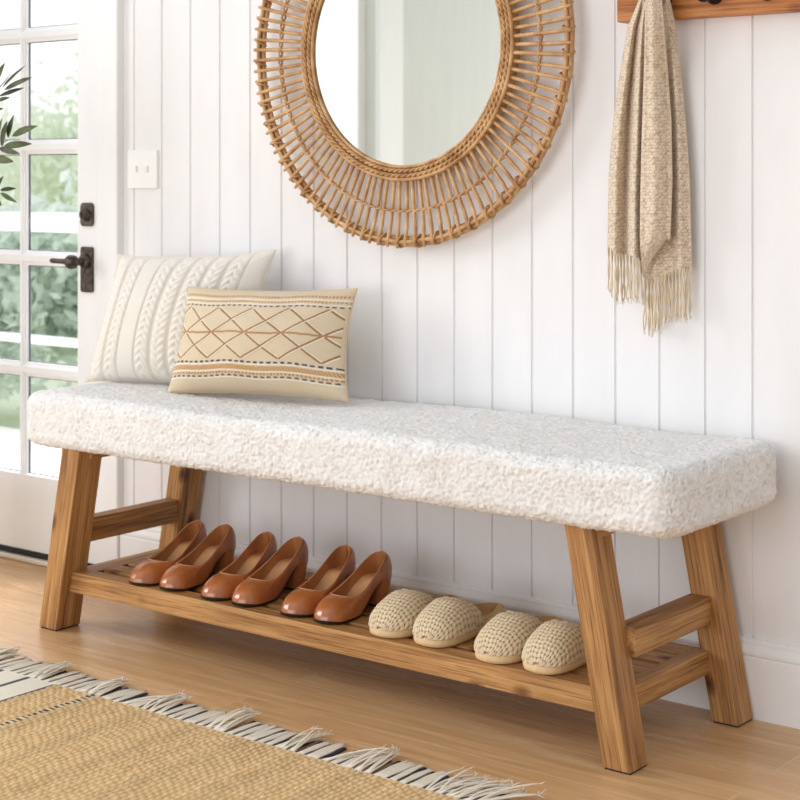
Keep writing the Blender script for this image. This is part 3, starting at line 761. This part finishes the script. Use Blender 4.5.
# ------------------------------------------------------------------ woven slippers
def make_slipper(label, loc, rotz):
    th = thing('slipper', label, 'slipper', loc, rotz, 'woven slippers on the shoe shelf')
    Ln = 0.262; n = 50; ph = np.linspace(0, PI, n)
    xs = [0, .003, .01, .022, .04, .065, .095, .125, .155, .185, .218, .243, .256, .262]
    ws = [0, .0200, .0320, .0410, .0470, .0495, .0490, .0455, .0425, .0415, .0390, .0305, .0190, 0]
    wd = lambda yy: np.interp(yy, xs, ws)
    cx = lambda yy: 0.004*np.sin(np.clip(yy/Ln, 0, 1)*PI*1.2)
    ys = Ln*(1-np.cos(ph))/2
    def ring(ins, z):
        y = ins+(Ln-2*ins)*(1-np.cos(ph))/2
        w = np.maximum(wd(ys)-ins, 0)
        z = np.broadcast_to(z, y.shape)
        R = np.stack([cx(y)+w, y, z], 1); Lf = np.stack([cx(y)-w, y, z], 1)[::-1]
        return np.concatenate([R[:-1], Lf[:-1]])
    rim = 0.013*smooth(0.13, 0.22, ys)
    S = [ring(0.006, 0.0), ring(0.0015, 0.0025), ring(0, 0.007), ring(0.0, 0.015+rim*0.6), ring(0.0015, 0.018+rim*0.9), ring(0.004, 0.0205+rim)]
    m = MB(); m.grid(np.stack(S), closed_v=True)
    k = len(S[0]); m.add(S[0], [tuple(range(k))[::-1]]); m.build('sole', M_slsole, th)
    S = [ring(0.0042, 0.0204+rim), ring(0.008, 0.0205+rim*0.95), ring(0.012, 0.0195+rim*0.6), ring(0.020, 0.0185+rim*0.2), ring(0.032, 0.018)]
    m = MB(); m.grid(np.stack(S), closed_v=True)
    y5 = 0.032+(Ln-0.064)*(1-np.cos(ph))/2; w5 = np.maximum(wd(ys)-0.032, 0)
    R = np.stack([cx(y5)+w5, y5, np.full(n, .018)], 1); Lf = np.stack([cx(y5)-w5, y5, np.full(n, .018)], 1)
    m.grid(np.stack([Lf, R]), flip=True); m.build('footbed', M_footbed, th, label='tan suede footbed')
    # crocheted vamp
    na, nt = 150, 150
    al = np.linspace(0, PI, na); tt = np.linspace(0, 1, nt)
    A, T = np.meshgrid(al, tt, indexing='ij')
    ye = 0.094+0.050*np.abs(np.cos(A))**1.7
    y = ye*(1-np.cos(T*PI/2)*1.0); y = 0.0008+y
    t_ = np.clip(y/0.100, 0, 1.1); hgt = -0.006*smooth(0.82, 1.0, T)+0.025*np.clip(1-(1-np.clip(t_/0.30, 0, 1))**2, 0, 1)**0.55+0.040*(1-(1-np.clip(t_, 0, 1))**1.6)+0.004*smooth(0.09, 0.13, y)
    w = wd(y)+0.0006
    X = cx(y)+w*np.sign(np.cos(A))*np.abs(np.cos(A))**0.85; Z = 0.0165+hgt*np.sin(A)**0.86
    P = np.stack([X, y, Z], -1)
    Du = np.gradient(P, axis=0); Dv = np.gradient(P, axis=1); Nn = np.cross(Du, Dv); Nn /= np.linalg.norm(Nn, axis=-1, keepdims=True)+1e-12
    if Nn[na//2, nt//2, 2] < 0: Nn = -Nn
    # arc length coordinates for the basket stitch
    su = np.cumsum(np.linalg.norm(np.diff(P[:, nt*2//3], axis=0), axis=1)); su = np.concatenate([[0], su])
    sv = np.cumsum(np.linalg.norm(np.diff(P[na//2], axis=0), axis=1)); sv = np.concatenate([[0], sv])
    SU, SV = np.meshgrid(su, sv, indexing='ij')
    SU = X-cx(y)+np.sign(np.cos(A))*(1-np.sin(A))*0.030; SV = SV+(1-np.sin(A))*0.006
    pu = pv = 0.0092
    a_ = SU/pu+0.10*np.sin(SV*310); b_ = SV/pv+0.12*np.sin(SU*260+1)
    st = np.abs(np.sin(PI*a_))*np.abs(np.sin(PI*b_))
    par = (np.floor(a_)+np.floor(b_)) % 2
    ridge = np.where(par == 0, np.abs(np.sin(PI*a_*2)), np.abs(np.sin(PI*b_*2)))
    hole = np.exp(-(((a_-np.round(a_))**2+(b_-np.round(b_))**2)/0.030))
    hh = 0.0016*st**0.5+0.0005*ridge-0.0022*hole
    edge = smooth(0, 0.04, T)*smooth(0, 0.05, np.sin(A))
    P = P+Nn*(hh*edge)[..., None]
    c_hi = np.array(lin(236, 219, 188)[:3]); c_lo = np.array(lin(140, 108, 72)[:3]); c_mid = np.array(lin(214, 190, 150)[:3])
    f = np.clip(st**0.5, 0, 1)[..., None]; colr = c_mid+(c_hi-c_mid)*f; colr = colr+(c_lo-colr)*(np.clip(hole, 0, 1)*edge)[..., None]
    # inner side
    Pi = P-Nn*0.004
    V = np.concatenate([P.reshape(-1, 3), Pi[::3, ::3].reshape(-1, 3)])
    q = Pi[::3, ::3].shape
    Q1 = gridF(na, nt); Q2 = gridF(q[0], q[1], flip=True)+na*nt
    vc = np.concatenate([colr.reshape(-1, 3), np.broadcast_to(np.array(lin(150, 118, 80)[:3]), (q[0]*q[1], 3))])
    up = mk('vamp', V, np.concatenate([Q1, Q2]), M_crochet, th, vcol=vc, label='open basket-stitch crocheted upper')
    e = P[:, -1]-Nn[:, -1]*0.0015
    V2, F2 = tube(e, 0.0026, 8)
    mk('vamp_edge', V2, F2, M_crochet, up, vcol=np.broadcast_to(np.array(lin(206, 180, 138)[:3]), (len(V2), 3)))
    e = P[:, 0]
    return th
slip = [(-2.060, 2.570, 0.025), (-1.949, 2.572, 0.02), (-1.793, 2.558, 0.03), (-1.682, 2.558, 0.03)]
sl = ['first woven beige slipper, the one beside the brown leather pumps', 'second woven beige slipper from the brown pumps along the shelf',
      'third woven beige slipper from the brown pumps along the shelf', 'last woven beige slipper, partly hidden behind the front bench leg']
q0 = make_slipper(sl[0], (slip[0][0], slip[0][1], ZS), slip[0][2])
for i in range(1, 4):
    dup(q0, (slip[i][0], slip[i][1], ZS), slip[i][2], sl[i], flip=(i % 2 == 1))

# ------------------------------------------------------------------ mirror
MC = np.array((-2.279, 0, 1.340))
mir = thing('wall_mirror', 'round wall mirror in a wide sunburst rattan frame', 'mirror', (MC[0], 2.97, MC[2]))
MO = np.array((MC[0], 2.97, MC[2]))
def circ(r, y, n, wob=0, fr=0, ph=0, wy=0):
    a = np.linspace(0, 2*PI, n, endpoint=False)
    rr = r+wob*np.sin(fr*a+ph)
    return np.stack([MC[0]+rr*np.cos(a), y+wy*np.cos(fr*a+ph), MC[2]+rr*np.sin(a)], 1)-MO
m = MB()
a = np.linspace(0, 2*PI, 128, endpoint=False)
V = np.stack([0.2665*np.cos(a), np.full(128, 2.932-2.97), 0.2665*np.sin(a)], 1)
V2 = V.copy(); V2[:, 1] = 2.940-2.97
F = [tuple(range(128)), tuple(range(255, 127, -1))]+[(i, 128+i, 128+(i+1) % 128, (i+1) % 128) for i in range(128)]
m.add(np.concatenate([V, V2]), F); m.build('mirror_glass', M_mirror, mir, sm=False, label='round silvered glass')
m = MB()
V = np.stack([0.284*np.cos(a), np.full(128, -0.0285), 0.284*np.sin(a)], 1); V2 = V.copy(); V2[:, 1] = 0.002
m.add(np.concatenate([V, V2]), F); m.build('backing_board', M_rattan, mir, sm=False)
m = MB()
m.tube(circ(0.2675, 2.928, 160), 0.0036, 8, True)
m.tube(circ(0.2765, 2.926, 480, 0.0026, 60, 0, 0.003), 0.0030, 7, True); m.tube(circ(0.2765, 2.926, 480, 0.0026, 60, PI, 0.003), 0.0030, 7, True)
m.tube(circ(0.2875, 2.924, 480, 0.0026, 60, 1.5, 0.003), 0.0030, 7, True); m.tube(circ(0.2875, 2.924, 480, 0.0026, 60, 1.5+PI, 0.003), 0.0030, 7, True)
m.tube(circ(0.2955, 2.925, 160), 0.0044, 8, True)
m.tube(circ(0.290, 2.936, 160), 0.007, 8, True)
m.build('inner_ring', M_rattan, mir, label='braided rattan ring around the glass')
NS = 108
m = MB(); m.tube(circ(0.366, 2.9275, 864, 0.0022, NS/2, 0, 0.0052), 0.0026, 6, True); m.tube(circ(0.366, 2.9275, 864, 0.0022, NS/2, PI, 0.0052), 0.0026, 6, True)
m.build('middle_ring', M_rattan, mir)
m = MB()
m.tube(circ(0.4275, 2.935, 160), 0.0060, 8, True); m.tube(circ(0.4390, 2.934, 160, 0.0006, 27), 0.0064, 8, True); m.tube(circ(0.4335, 2.9245, 160, 0.001, 23), 0.0048, 8, True)
for k in range(54):      # bindings wrapped round the rim
    a0 = 2*PI*(k+0.25)/54; tws = np.linspace(0, 2*PI, 12, endpoint=False)
    rr = 0.4335+0.0135*np.cos(tws); yy = 2.931+0.0135*np.sin(tws); aa = a0+0.030*np.sin(tws/2+0.4)
    m.tube(np.stack([MC[0]+rr*np.cos(aa), yy, MC[2]+rr*np.sin(aa)], 1)-MO, 0.0024, 5, True)
m.build('outer_ring', M_rattan, mir, label='outer rim of bound rattan canes')
m = MB()
for k in range(NS):
    a0 = 2*PI*(k+0.5)/NS; j = rng.normal(0, 0.0025); r1 = 0.4475+rng.normal(0, 0.0012)
    rs = np.array([0.286, 0.33, 0.366, 0.405, 0.429, r1-0.003, r1]); yy = 2.928+np.array([0.001, 0.0, -0.0004, -0.0014, -0.0056, -0.0062, -0.0058]) + (0.0025 if k % 2 else -0.0005)*np.array([1,1,1,.5,0,0,0])
    aa = a0+j*np.linspace(0, 1, 7)
    m.tube(np.stack([MC[0]+rs*np.cos(aa), yy, MC[2]+rs*np.sin(aa)], 1)-MO, np.array([.0046, .0046, .0046, .0045, .0044, .0040, .0020]), 7)
m.build('spoke_lattice', M_rattan, mir, label='radiating rattan spokes')

# ------------------------------------------------------------------ hook rail
hr = thing('coat_rail', 'warm brown wooden coat rail with black knobs high on the boarded wall', 'coat rack', (-1.735, YW, 1.364))
HO = (-1.735, YW, 1.364)
m = MB(HO); m.box(-1.735, -0.62, 2.936, YW, 1.364, 1.472, 0.003); m.build('board', RAILW, hr, sm=False)
def hook(x):
    m = MB(HO); loc = (x, 0, 1.404)
    m.lathe([(0.018, 2.936), (0.018, 2.932), (0.012, 2.929), (0.0065, 2.924), (0.006, 2.908), (0.0085, 2.902), (0.0150, 2.897), (0.0175, 2.890), (0.0160, 2.883), (0.010, 2.879), (1e-4, 2.878)], 'y', loc, 24)
    m.build('knob', M_iron, hr)
for k in range(9): hook(-1.626+0.112*k)

# ------------------------------------------------------------------ scarf
sc = thing('scarf', 'fringed oatmeal knit scarf hanging in folds from the coat rail', 'scarf', (-1.645, 2.92, 1.40))
SO = np.array((-1.645, 2.92, 1.40))
def sheet(ls, rs, folds, y0, bottom, nu=70, nv=110, lift=0.0, phase=0.0, top=-22):
    """ls / rs: (py, px) silhouettes read on the photo; bottom(s) -> py; folds: (centre, width, depth)"""
    G = np.zeros((nu, nv, 3)); UV = np.zeros((nu, nv, 2))
    for i, s in enumerate(np.linspace(0, 1, nu)):
        yb = bottom(s)
        for j, t in enumerate(np.linspace(0, 1, nv)):
            py = top+(yb-top)*t
            l = np.interp(py, [q[0] for q in ls], [q[1] for q in ls]); r = np.interp(py, [q[0] for q in rs], [q[1] for q in rs])
            dep = sum(d_*math.exp(-((s-c_-0.04*math.sin(py*0.012+c_*9))/w_)**2) for c_, w_, d_ in folds)
            gather = 0.45+0.55*float(smooth(-10, 90, py))
            Y = y0-dep*gather-lift*(1-float(smooth(8, 90, py)))
            px = l+(r-l)*s+1.2*math.sin(py*0.03+s*7+phase)*float(smooth(40, 200, py))*(0.2+s*(1-s)*3)*0.5
            G[i, j] = at(px, py, Y)
            UV[i, j] = (0, t*0.62*(yb-top)/270)
    arc = np.concatenate([[0], np.cumsum(np.linalg.norm(np.diff(G[:, int(nv*0.7)], axis=0), axis=1))])
    UV[:, :, 0] = arc[:, None]
    return G, UV
def both(G, UV, mb, th_=0.003):
    Du = np.gradient(G, axis=0); Dv = np.gradient(G, axis=1); Nn = np.cross(Du, Dv); Nn /= np.linalg.norm(Nn, axis=-1, keepdims=True)+1e-12
    Gs = G-SO
    mb.grid(Gs, uv=UV); mb.grid(Gs+np.array([0, th_, 0]), uv=UV, flip=True)
    # rims
    for a_ in (Gs[:, -1], Gs[0], Gs[-1]): mb.tube(a_+np.array([0, th_/2, 0]), th_*0.5, 6)
scm = MB()
# lower layer: the wide end on the right with the long fringe
Gc, Uc = sheet([(-22, 646), (30, 644), (120, 643), (240, 643), (300, 645)], [(-22, 664), (0, 669), (27, 675), (90, 682), (135, 686), (180, 689), (243, 690.5), (300, 691.5)],
               [(0.25, 0.16, 0.012), (0.80, 0.13, 0.020), (0.57, 0.08, -0.006)], 2.952, lambda s: 280-13*s+2*math.sin(s*6), lift=0.034)
both(Gc, Uc, scm)
# the other end, shorter, on the left
Ga, Ua = sheet([(-22, 645), (0, 639), (27, 628), (60, 622), (90, 617.5), (135, 612), (180, 608.8), (243, 607.6), (300, 607)], [(-22, 653), (0, 648), (100, 645), (200, 644), (300, 645)],
               [(0.22, 0.15, 0.026), (0.72, 0.17, 0.036), (0.47, 0.07, -0.012)], 2.934, lambda s: 246+17*s+2*math.sin(s*7), lift=0.03)
both(Ga, Ua, scm)
# the front fold with its turned-back corner
Gb, Ub = sheet([(-22, 647), (0, 645.5), (60, 644.5), (120, 642.5), (200, 640.5), (240, 640)], [(-22, 657), (0, 661), (60, 666), (120, 670.5), (180, 671.5), (232, 669.5), (260, 668)],
               [(0.42, 0.36, 0.024), (0.0, 0.12, 0.010), (0.95, 0.12, -0.006)], 2.914, lambda s: 222+6*s+12*s**2.2, lift=0.050)
both(Gb, Ub, scm)
# turned-back corner: from the hem of the front fold down to the lower layer
n1 = 26; hem = Gb[:, -1]; tgt = np.array([at(643.5+ (668.5-643.5)*max(0, s)**1.6, 277-41*s**1.1, 2.922) for s in np.linspace(0, 1, len(hem))])
Gt = np.stack([hem*(1-t)+tgt*t+np.array([0, -0.005*math.sin(t*PI), 0]) for t in np.linspace(0, 1, n1)], 1)
Ut = np.stack([np.stack([np.linspace(0, .09, len(hem)), np.full(len(hem), 0.5+t*0.09)], -1) for t in np.linspace(0, 1, n1)], 1)
both(Gt, Ut, scm)
# gathered loop over the knob
loop = []
for k, (px, py, Y, r) in enumerate([(646, 14, 2.918, 0.012), (647, 4, 2.912, 0.016), (649, -8, 2.905, 0.018), (652, -20, 2.906, 0.0175), (655, -27, 2.914, 0.016)]): loop.append((at(px, py, Y)-SO, r))
scm.build('drape', M_scarf, sc, uv=True, label='loosely knitted cloth in soft folds')
m = MB(); pts = np.array([l[0] for l in loop]); m.tube(pts, [l[1] for l in loop], 14)
m.V[0] = m.V[0]; o = m.build('gathered_loop', M_scarf, sc)
def strands(edge, length_fn, n, name):
    mb = MB(); idx = np.linspace(1, len(edge)-2, n).astype(int)
    for k, i in enumerate(idx):
        p = edge[i]+np.array([0, 0.0015, 0.002]); ln = length_fn(k/(n-1)); w1 = rng.uniform(-1, 1); w2 = rng.uniform(-1, 1)
        for sd in (0, 1):
            t = np.linspace(0, 1, 14)
            ph = rng.uniform(0, 6)
            tw = t*ln/0.012+sd*PI
            X = p[0]+0.0014*np.cos(tw)+0.004*w1*np.sin(t*2.2+ph)*t+0.003*w2*t**2; Yc = p[1]+0.0014*np.sin(tw)+0.002*np.sin(t*4+ph)*t
            Z = p[2]-ln*t*(1+0.02*sd)
            r = 0.0017*np.ones(14); r[-2:] *= [0.9, 0.6]
            mb.tube(np.stack([X, Yc, Z], 1)-SO, r, 6)
        for q in range(3):          # frayed tip
            e = np.array([p[0]+0.003*w2, p[1], p[2]-ln]); dv = np.array([rng.normal(0, .004), rng.normal(0, .002), -rng.uniform(.006, .014)])
            mb.tube(np.stack([e+np.array([0, 0, .004]), e+dv*0.5, e+dv])-SO, 0.0007, 4)
    return mb.build(name, M_yarn, sc)
strands(Ga[:, -1], lambda f: 0.082+0.012*math.sin(f*5)+0.01*f, 12, 'fringe')
strands(Gc[:, -1], lambda f: 0.102-0.010*f+0.006*math.sin(f*9), 14, 'fringe')

# ------------------------------------------------------------------ rug
rug = thing('rug', 'natural jute rug with navy stripes and a cream knotted fringe', 'rug', (-2.4, 1.9, 0))
RO = np.array((-2.4, 1.9, 0))
def jute():
    x0, x1, y0, y1 = -3.35, -1.602, 1.45, 2.264
    nx, ny = 560, 330
    X, Y = np.meshgrid(np.linspace(x0, x1, nx), np.linspace(y0, y1, ny), indexing='ij')
    pit = 0.0128; kn = 0.0165
    wob = 0.0016*np.sin(Y*31+X*9)+0.001*np.sin(Y*83)
    a_ = (X+wob)/pit; row = np.floor(a_); fx = a_-row
    rr = np.sin(row*12.9898)*43758.5453; rr -= np.floor(rr)
    b_ = Y/kn+rr; br = np.floor(b_); fy = b_-br
    cell = np.sin(row*78.233+br*37.719)*43758.5453; cell -= np.floor(cell)
    prof = np.sin(PI*fx)**0.6; knot = np.sin(PI*np.clip(fy, 0, 1)+0.9*(fx-0.5))
    Z = 0.0035+0.0062*prof*(0.52+0.48*np.abs(knot)**0.7)+0.0026*(cell-0.5)*prof
    C = lambda *q: np.array(lin(*q)[:3])
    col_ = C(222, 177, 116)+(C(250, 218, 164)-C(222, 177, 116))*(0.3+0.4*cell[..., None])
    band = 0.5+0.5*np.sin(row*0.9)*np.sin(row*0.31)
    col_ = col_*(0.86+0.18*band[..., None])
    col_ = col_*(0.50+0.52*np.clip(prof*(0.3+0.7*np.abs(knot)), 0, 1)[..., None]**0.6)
    # flat-woven cream bands with navy stripes
    flat = (X < -2.664)
    ivory = C(232, 222, 204)*(0.93+0.07*np.sin(Y*900)[..., None]*np.sin(X*700)[..., None])
    col_[flat] = ivory[flat]; Z[flat] = 0.0068+0.0006*np.sin(X[flat]*2*PI/0.004)*np.sin(Y[flat]*2*PI/0.005)
    navy = C(54, 52, 66)
    for xc, hw in ((-2.745, 0.0065), (-2.835, 0.012), (-2.93, 0.0065)):
        k = np.abs(X-xc) < hw; col_[k] = navy*(0.9+0.2*cell[k][:, None])
    k = (np.abs(X+2.662) < 0.0035); col_[k] = navy*1.3; Z[k] = 0.0078
    k = (np.abs(X+2.545) < 0.0052); dash = np.sin(Y*2*PI/0.0135) > -0.25
    col_[k & dash] = navy; col_[k & ~dash] = C(226, 204, 166); Z[k] = 0.0082+0.0012*np.sin(Y[k]*2*PI/0.0135)
    # cream selvedge at the fringe end
    k = Y > y1-0.006; col_[k] = C(236, 228, 212); Z[k] = 0.0075+0.0008*np.sin(X[k]*2*PI/0.006)
    ed = np.minimum(np.minimum(X-x0, x1-X), np.minimum(Y-y0, y1-Y))
    Z = np.where(ed < 0.003, Z*ed/0.003, Z)
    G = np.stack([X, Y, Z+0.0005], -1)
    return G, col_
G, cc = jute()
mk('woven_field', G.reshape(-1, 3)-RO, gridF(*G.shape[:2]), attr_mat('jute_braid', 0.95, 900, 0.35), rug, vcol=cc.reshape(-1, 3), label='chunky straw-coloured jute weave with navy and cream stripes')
fr = MB(); nv_ = MB()
x = -3.06; b = 0
while x < -1.604:
    bw = 0.0135; tuft = (b % 9) in ((6, 7, 8) if (b//9) % 3 else (3, 6, 7, 8)) or (x > -1.72)
    g0 = math.sin(b*2.1)*0.008; cluster = -1.5+((b % 9)-6)
    ln = 0.098+rng.normal(0, 0.006)
    for s in range(5):
        xs = x+bw*(s+0.5)/5-0.0005
        if tuft:
            tx = (7-(b % 9))*0.016+rng.normal(0, 0.007) if x < -1.76 else 0.02+rng.normal(0, .012)+0.03*(x+1.76)/0.15; up = abs(rng.normal(0.010, 0.006)); l2 = ln*rng.uniform(0.85, 1.02)
        else:
            tx = -0.004+g0*0.5+rng.normal(0, 0.0012); up = 0.0008; l2 = ln*rng.uniform(0.9, 0.97)
        p = bez((xs, 2.262, 0.006), (xs+tx*0.35, 2.262+l2*0.55, 0.006+up*0.9), (xs+tx, 2.262+l2, 0.0026+up*rng.uniform(0.3, 1.1)), 9)
        p[:, 0] += 0.0008*np.sin(np.linspace(0, 9, 9)+s)
        fr.tube(p-RO, np.array([.0019]*7+[.0016, .0008]), 5)
        if tuft:
            e = p[-1]
            for q in range(2):
                dv = np.array([rng.normal(0, .006), rng.uniform(0.002, .012), rng.normal(0.002, .003)])
                fr.tube(np.stack([e-np.array([0, .004, 0]), e+dv*.5, e+dv])-RO, 0.0007, 4)
    # navy warp ends lying flat between the bundles
    if b % 4 != 3:
        for s in range(3):
            xs = x+bw+0.0013+0.0022*s
            p = bez((xs, 2.264, 0.0035), (xs-0.001, 2.30, 0.003), (xs-0.004+g0*0.4, 2.264+ln*0.82, 0.0022), 6)
            nv_.tube(p-RO, 0.0016, 5)
        x += 0.0080
    x += bw; b += 1
fr.build('fringe', M_cream_yarn, rug, label='cream cotton fringe')
nv_.build('navy_fringe', M_navy_yarn, rug, label='navy yarn ends between the cream fringe')

# ------------------------------------------------------------------ olive tree beside the door
ot = thing('olive_tree', 'potted olive tree reaching slim leafy sprays across the door glass', 'plant', (-3.56, 2.58, 0))
OO = np.array((-3.56, 2.58, 0))
m = MB(); m.lathe([(0.0, 0.0005), (0.10, 0.0005), (0.115, 0.01), (0.145, 0.24), (0.152, 0.262), (0.148, 0.27), (0.138, 0.262), (0.134, 0.236)], 'z'); m.build('pot', M_pot, ot)
m = MB(); m.lathe([(0.135, 0.235), (0.08, 0.240), (1e-4, 0.243)], 'z', n=20); m.build('soil', M_soil, ot)
tr = bez((-3.56, 2.58, 0.22), (-3.54, 2.59, 0.6), (-3.50, 2.585, 1.02), 14); tr2 = bez((-3.50, 2.585, 1.02), (-3.49, 2.58, 1.25), (-3.47, 2.57, 1.5), 8)
m = MB(); m.tube(np.concatenate([tr, tr2[1:]])-OO, np.linspace(0.017, 0.005, 21), 10); m.build('trunk', M_bark, ot)
lm = MB(); tw = MB()
def leaf(p, d_, ln, wd_, nrm):
    d_ = np.array(d_, float); d_ /= np.linalg.norm(d_); nrm = np.array(nrm, float); sd = np.cross(d_, nrm); sd /= np.linalg.norm(sd)+1e-9; nn = np.cross(sd, d_)
    ts = np.linspace(0, 1, 9); wv = np.sin(PI*ts**0.85)**0.8*wd_; wv[0] = 0.0004; wv[-1] = 0.0002
    G = np.zeros((9, 5, 3))
    for i, t in enumerate(ts):
        c_ = np.array(p)+d_*ln*t+nn*(-0.10*ln*t*t)
        for k, q in enumerate((-1, -.5, 0, .5, 1)): G[i, k] = c_+sd*q*wv[i]+nn*abs(q)*wv[i]*0.25
    lm.grid(G-OO)
def spray(p0, p1, p2, n):
    P = bez(p0, p1, p2, n*2+1)
    tw.tube(P-OO, np.linspace(0.0028, 0.0009, len(P)), 6)
    return P
def L2(px0, py0, px1, py1, Y, wd_, up=(0, -1, 0.2)):
    a_, b_ = at(px0, py0, Y), at(px1, py1, Y+random.uniform(-0.015, 0.015)); d_ = b_-a_
    leaf(a_, d_, np.linalg.norm(d_), wd_, up)
Yp = 2.57
# three sprays that enter the view (stems then leaves), measured on the photo
spray((-3.485, 2.578, 1.15), at(-25, 112, Yp), at(5, 92, Yp), 6); spray(at(-18, 105, Yp), at(-3, 92, Yp), at(11, 73, Yp), 4)
spray((-3.495, 2.58, 1.05), at(-25, 160, Yp), at(8, 140, Yp), 6); spray((-3.50, 2.583, 0.98), at(-30, 205, Yp), at(3, 193, Yp), 6)
for q in [(2, 88, 22, 65, .0042), (4, 90, 29, 76, .0062), (0, 96, 22, 87, .0050), (-3, 101, 8, 97, .0045), (-6, 88, 3, 62, .0095), (-9, 112, 2, 108, .005),
          (2, 147, 5, 121, .0095), (8, 138, 12, 115, .0085), (12, 136, 34, 125, .0080), (4, 146, 29, 143, .0075), (-1, 148, 17, 153, .0065), (-6, 158, 11, 161, .0085), (-4, 145, 0, 118, .008),
          (0, 190, 15, 188, .0045), (1, 193, 15, 202, .0048), (-4, 190, 2, 176, .0065), (-5, 196, 1, 206, .0055)]:
    L2(*q[:4], Yp, q[4]*1.2)
for k in range(46):      # the rest of the crown, beyond the frame
    p = np.array((-3.50+rng.normal(0, .06)-0.04, 2.58+rng.normal(0, .06), 1.05+rng.uniform(0, .5)))
    d_ = np.array([rng.normal(-.25, .6), rng.normal(0, .5), rng.uniform(-.2, .9)]); leaf(p, d_, rng.uniform(.05, .075), .007, rng.normal(0, 1, 3))
    tw.tube(np.stack([np.array((-3.50, 2.583, p[2]-0.06)), (p+np.array((-3.5, 2.583, p[2]-0.05)))/2, p])-OO, .0016, 5)
lm.build('foliage', M_olive, ot, label='narrow grey-green olive leaves'); tw.build('branch', M_twig, ot)

# ------------------------------------------------------------------ outside the door
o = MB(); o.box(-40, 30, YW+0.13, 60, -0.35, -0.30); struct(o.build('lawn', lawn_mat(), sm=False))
o = MB(); o.box(-9, 1.5, YW+0.12, 4.55, -0.10, -0.015); struct(o.build('porch_floor', paint('pale_porch_paint', (226, 224, 220), 0.5), sm=False))
rl = thing('porch_railing', 'white painted porch railing outside the glazed door', 'railing', (-5.2, 4.42, -0.015))
RL0 = (-5.2, 4.42, -0.015)
M_rail = paint('white_railing_paint', (242, 243, 244), 0.5)
m = MB(RL0); m.box(-9, 1.5, 4.37, 4.47, 0.83, 0.905, 0.005); m.build('top_rail', M_rail, rl, sm=False)
m = MB(RL0); m.box(-9, 1.5, 4.39, 4.45, 0.375, 0.405, 0.005); m.build('bottom_rail', M_rail, rl, sm=False)
for x in (-8.2, -6.35, -2.4, -0.2):
    m = MB(RL0); m.box(x-0.05, x+0.05, 4.37, 4.47, -0.015, 0.97, 0.004); m.build('post', M_rail, rl, sm=False)
def bush(name, label, cat, x, y, rx, ry, rz, zc, n, mat, trunk=True, seed=0):
    r_ = np.random.default_rng(seed)
    th = thing(name, label, cat, (x, y, -0.30))
    mb = MB((x, y, -0.30)); cl = [(r_.normal(0, .45, 3)*np.array((rx, ry, rz))) for _ in range(26)]
    for k in range(n):
        c_ = cl[r_.integers(26)]; p = np.array((x, y, zc))+c_+r_.normal(0, .20, 3)*np.array((rx, ry, rz))
        if p[2] < -0.25: continue
        u = r_.normal(0, 1, 3); u /= np.linalg.norm(u); v = np.cross(u, r_.normal(0, 1, 3)); v /= np.linalg.norm(v)
        s = r_.uniform(.035, .07)
        mb.add([p-u*s, p+v*s*.45, p+u*s, p-v*s*.45], [(0, 1, 2, 3)])
    mb.build('foliage', mat, th)
    if trunk:
        t = MB((x, y, -0.30)); t.tube(bez((x, y, -0.30), (x+.05, y, zc*.5), (x, y, zc+.3*rz), 8), np.linspace(.10, .04, 8), 10); t.build('trunk', M_bark, th)
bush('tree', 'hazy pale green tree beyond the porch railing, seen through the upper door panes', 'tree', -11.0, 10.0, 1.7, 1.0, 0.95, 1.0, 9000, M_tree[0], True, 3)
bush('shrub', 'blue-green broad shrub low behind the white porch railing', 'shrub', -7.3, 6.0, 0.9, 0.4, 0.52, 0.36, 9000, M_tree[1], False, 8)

# ------------------------------------------------------------------ light
w = bpy.data.worlds.new('world'); bpy.context.scene.world = w; w.use_nodes = True; nt = w.node_tree
bg = nt.nodes['Background']
tc = N(nt, 'ShaderNodeTexCoord'); sx = N(nt, 'ShaderNodeSeparateXYZ'); L(nt, tc.outputs['Generated'], sx.inputs[0])
L(nt, ramp(nt, math_(nt, 'MULTIPLY_ADD', sx.outputs[2], 0.5, 0.5), [(0.45, (0.80, 0.81, 0.84, 1)), (0.55, (0.985, 0.99, 1.0, 1)), (1.0, (0.92, 0.955, 1.0, 1))]), bg.inputs['Color'])
bg.inputs['Strength'].default_value = 0.82
_c = bg.inputs['Color'].links[0].from_socket
L(nt, mixc(nt, math_(nt, 'MINIMUM', math_(nt, 'MAXIMUM', math_(nt, 'MULTIPLY', math_(nt, 'MAXIMUM', sx.outputs[1], math_(nt, 'MULTIPLY', sx.outputs[0], -1.0)), 1.6), 0.0), 1.0), _c, (1.9, 1.9, 1.92, 1), 'MULTIPLY'), bg.inputs['Color'])
def area(name, loc, target, sx_, sy_, power, rgb=(1, 1, 1)):
    l = bpy.data.lights.new(name, 'AREA'); l.shape = 'RECTANGLE'; l.size = sx_; l.size_y = sy_; l.energy = power; l.color = rgb
    o = bpy.data.objects.new(name, l); col.objects.link(o); o.location = loc
    o.rotation_euler = (Vector(target)-Vector(loc)).to_track_quat('-Z', 'Y').to_euler()
    return o
area('window_daylight', (XL-1.6, 0.75, 1.95), (-2.0, 2.75, 0.75), 1.7, 1.6, 94, (0.985, 0.99, 1.0))
area('room_fill', (-2.6, -2.8, 1.0), (-2.2, 2.9, 0.25), 3.4, 1.8, 88, (0.93, 0.955, 1.0))  # added fill lamp behind the camera, brightens the wall under the bench
area('door_daylight', (-4.15, 4.25, 1.95), (-2.9, 2.0, 0.0), 1.1, 1.3, 125, (1.0, 0.99, 0.97))
sc_ = bpy.context.scene
sc_.view_settings.view_transform = 'Standard'
sc_.view_settings.look = 'None'
sc_.view_settings.exposure = -0.11
sc_.cycles.use_denoising = True
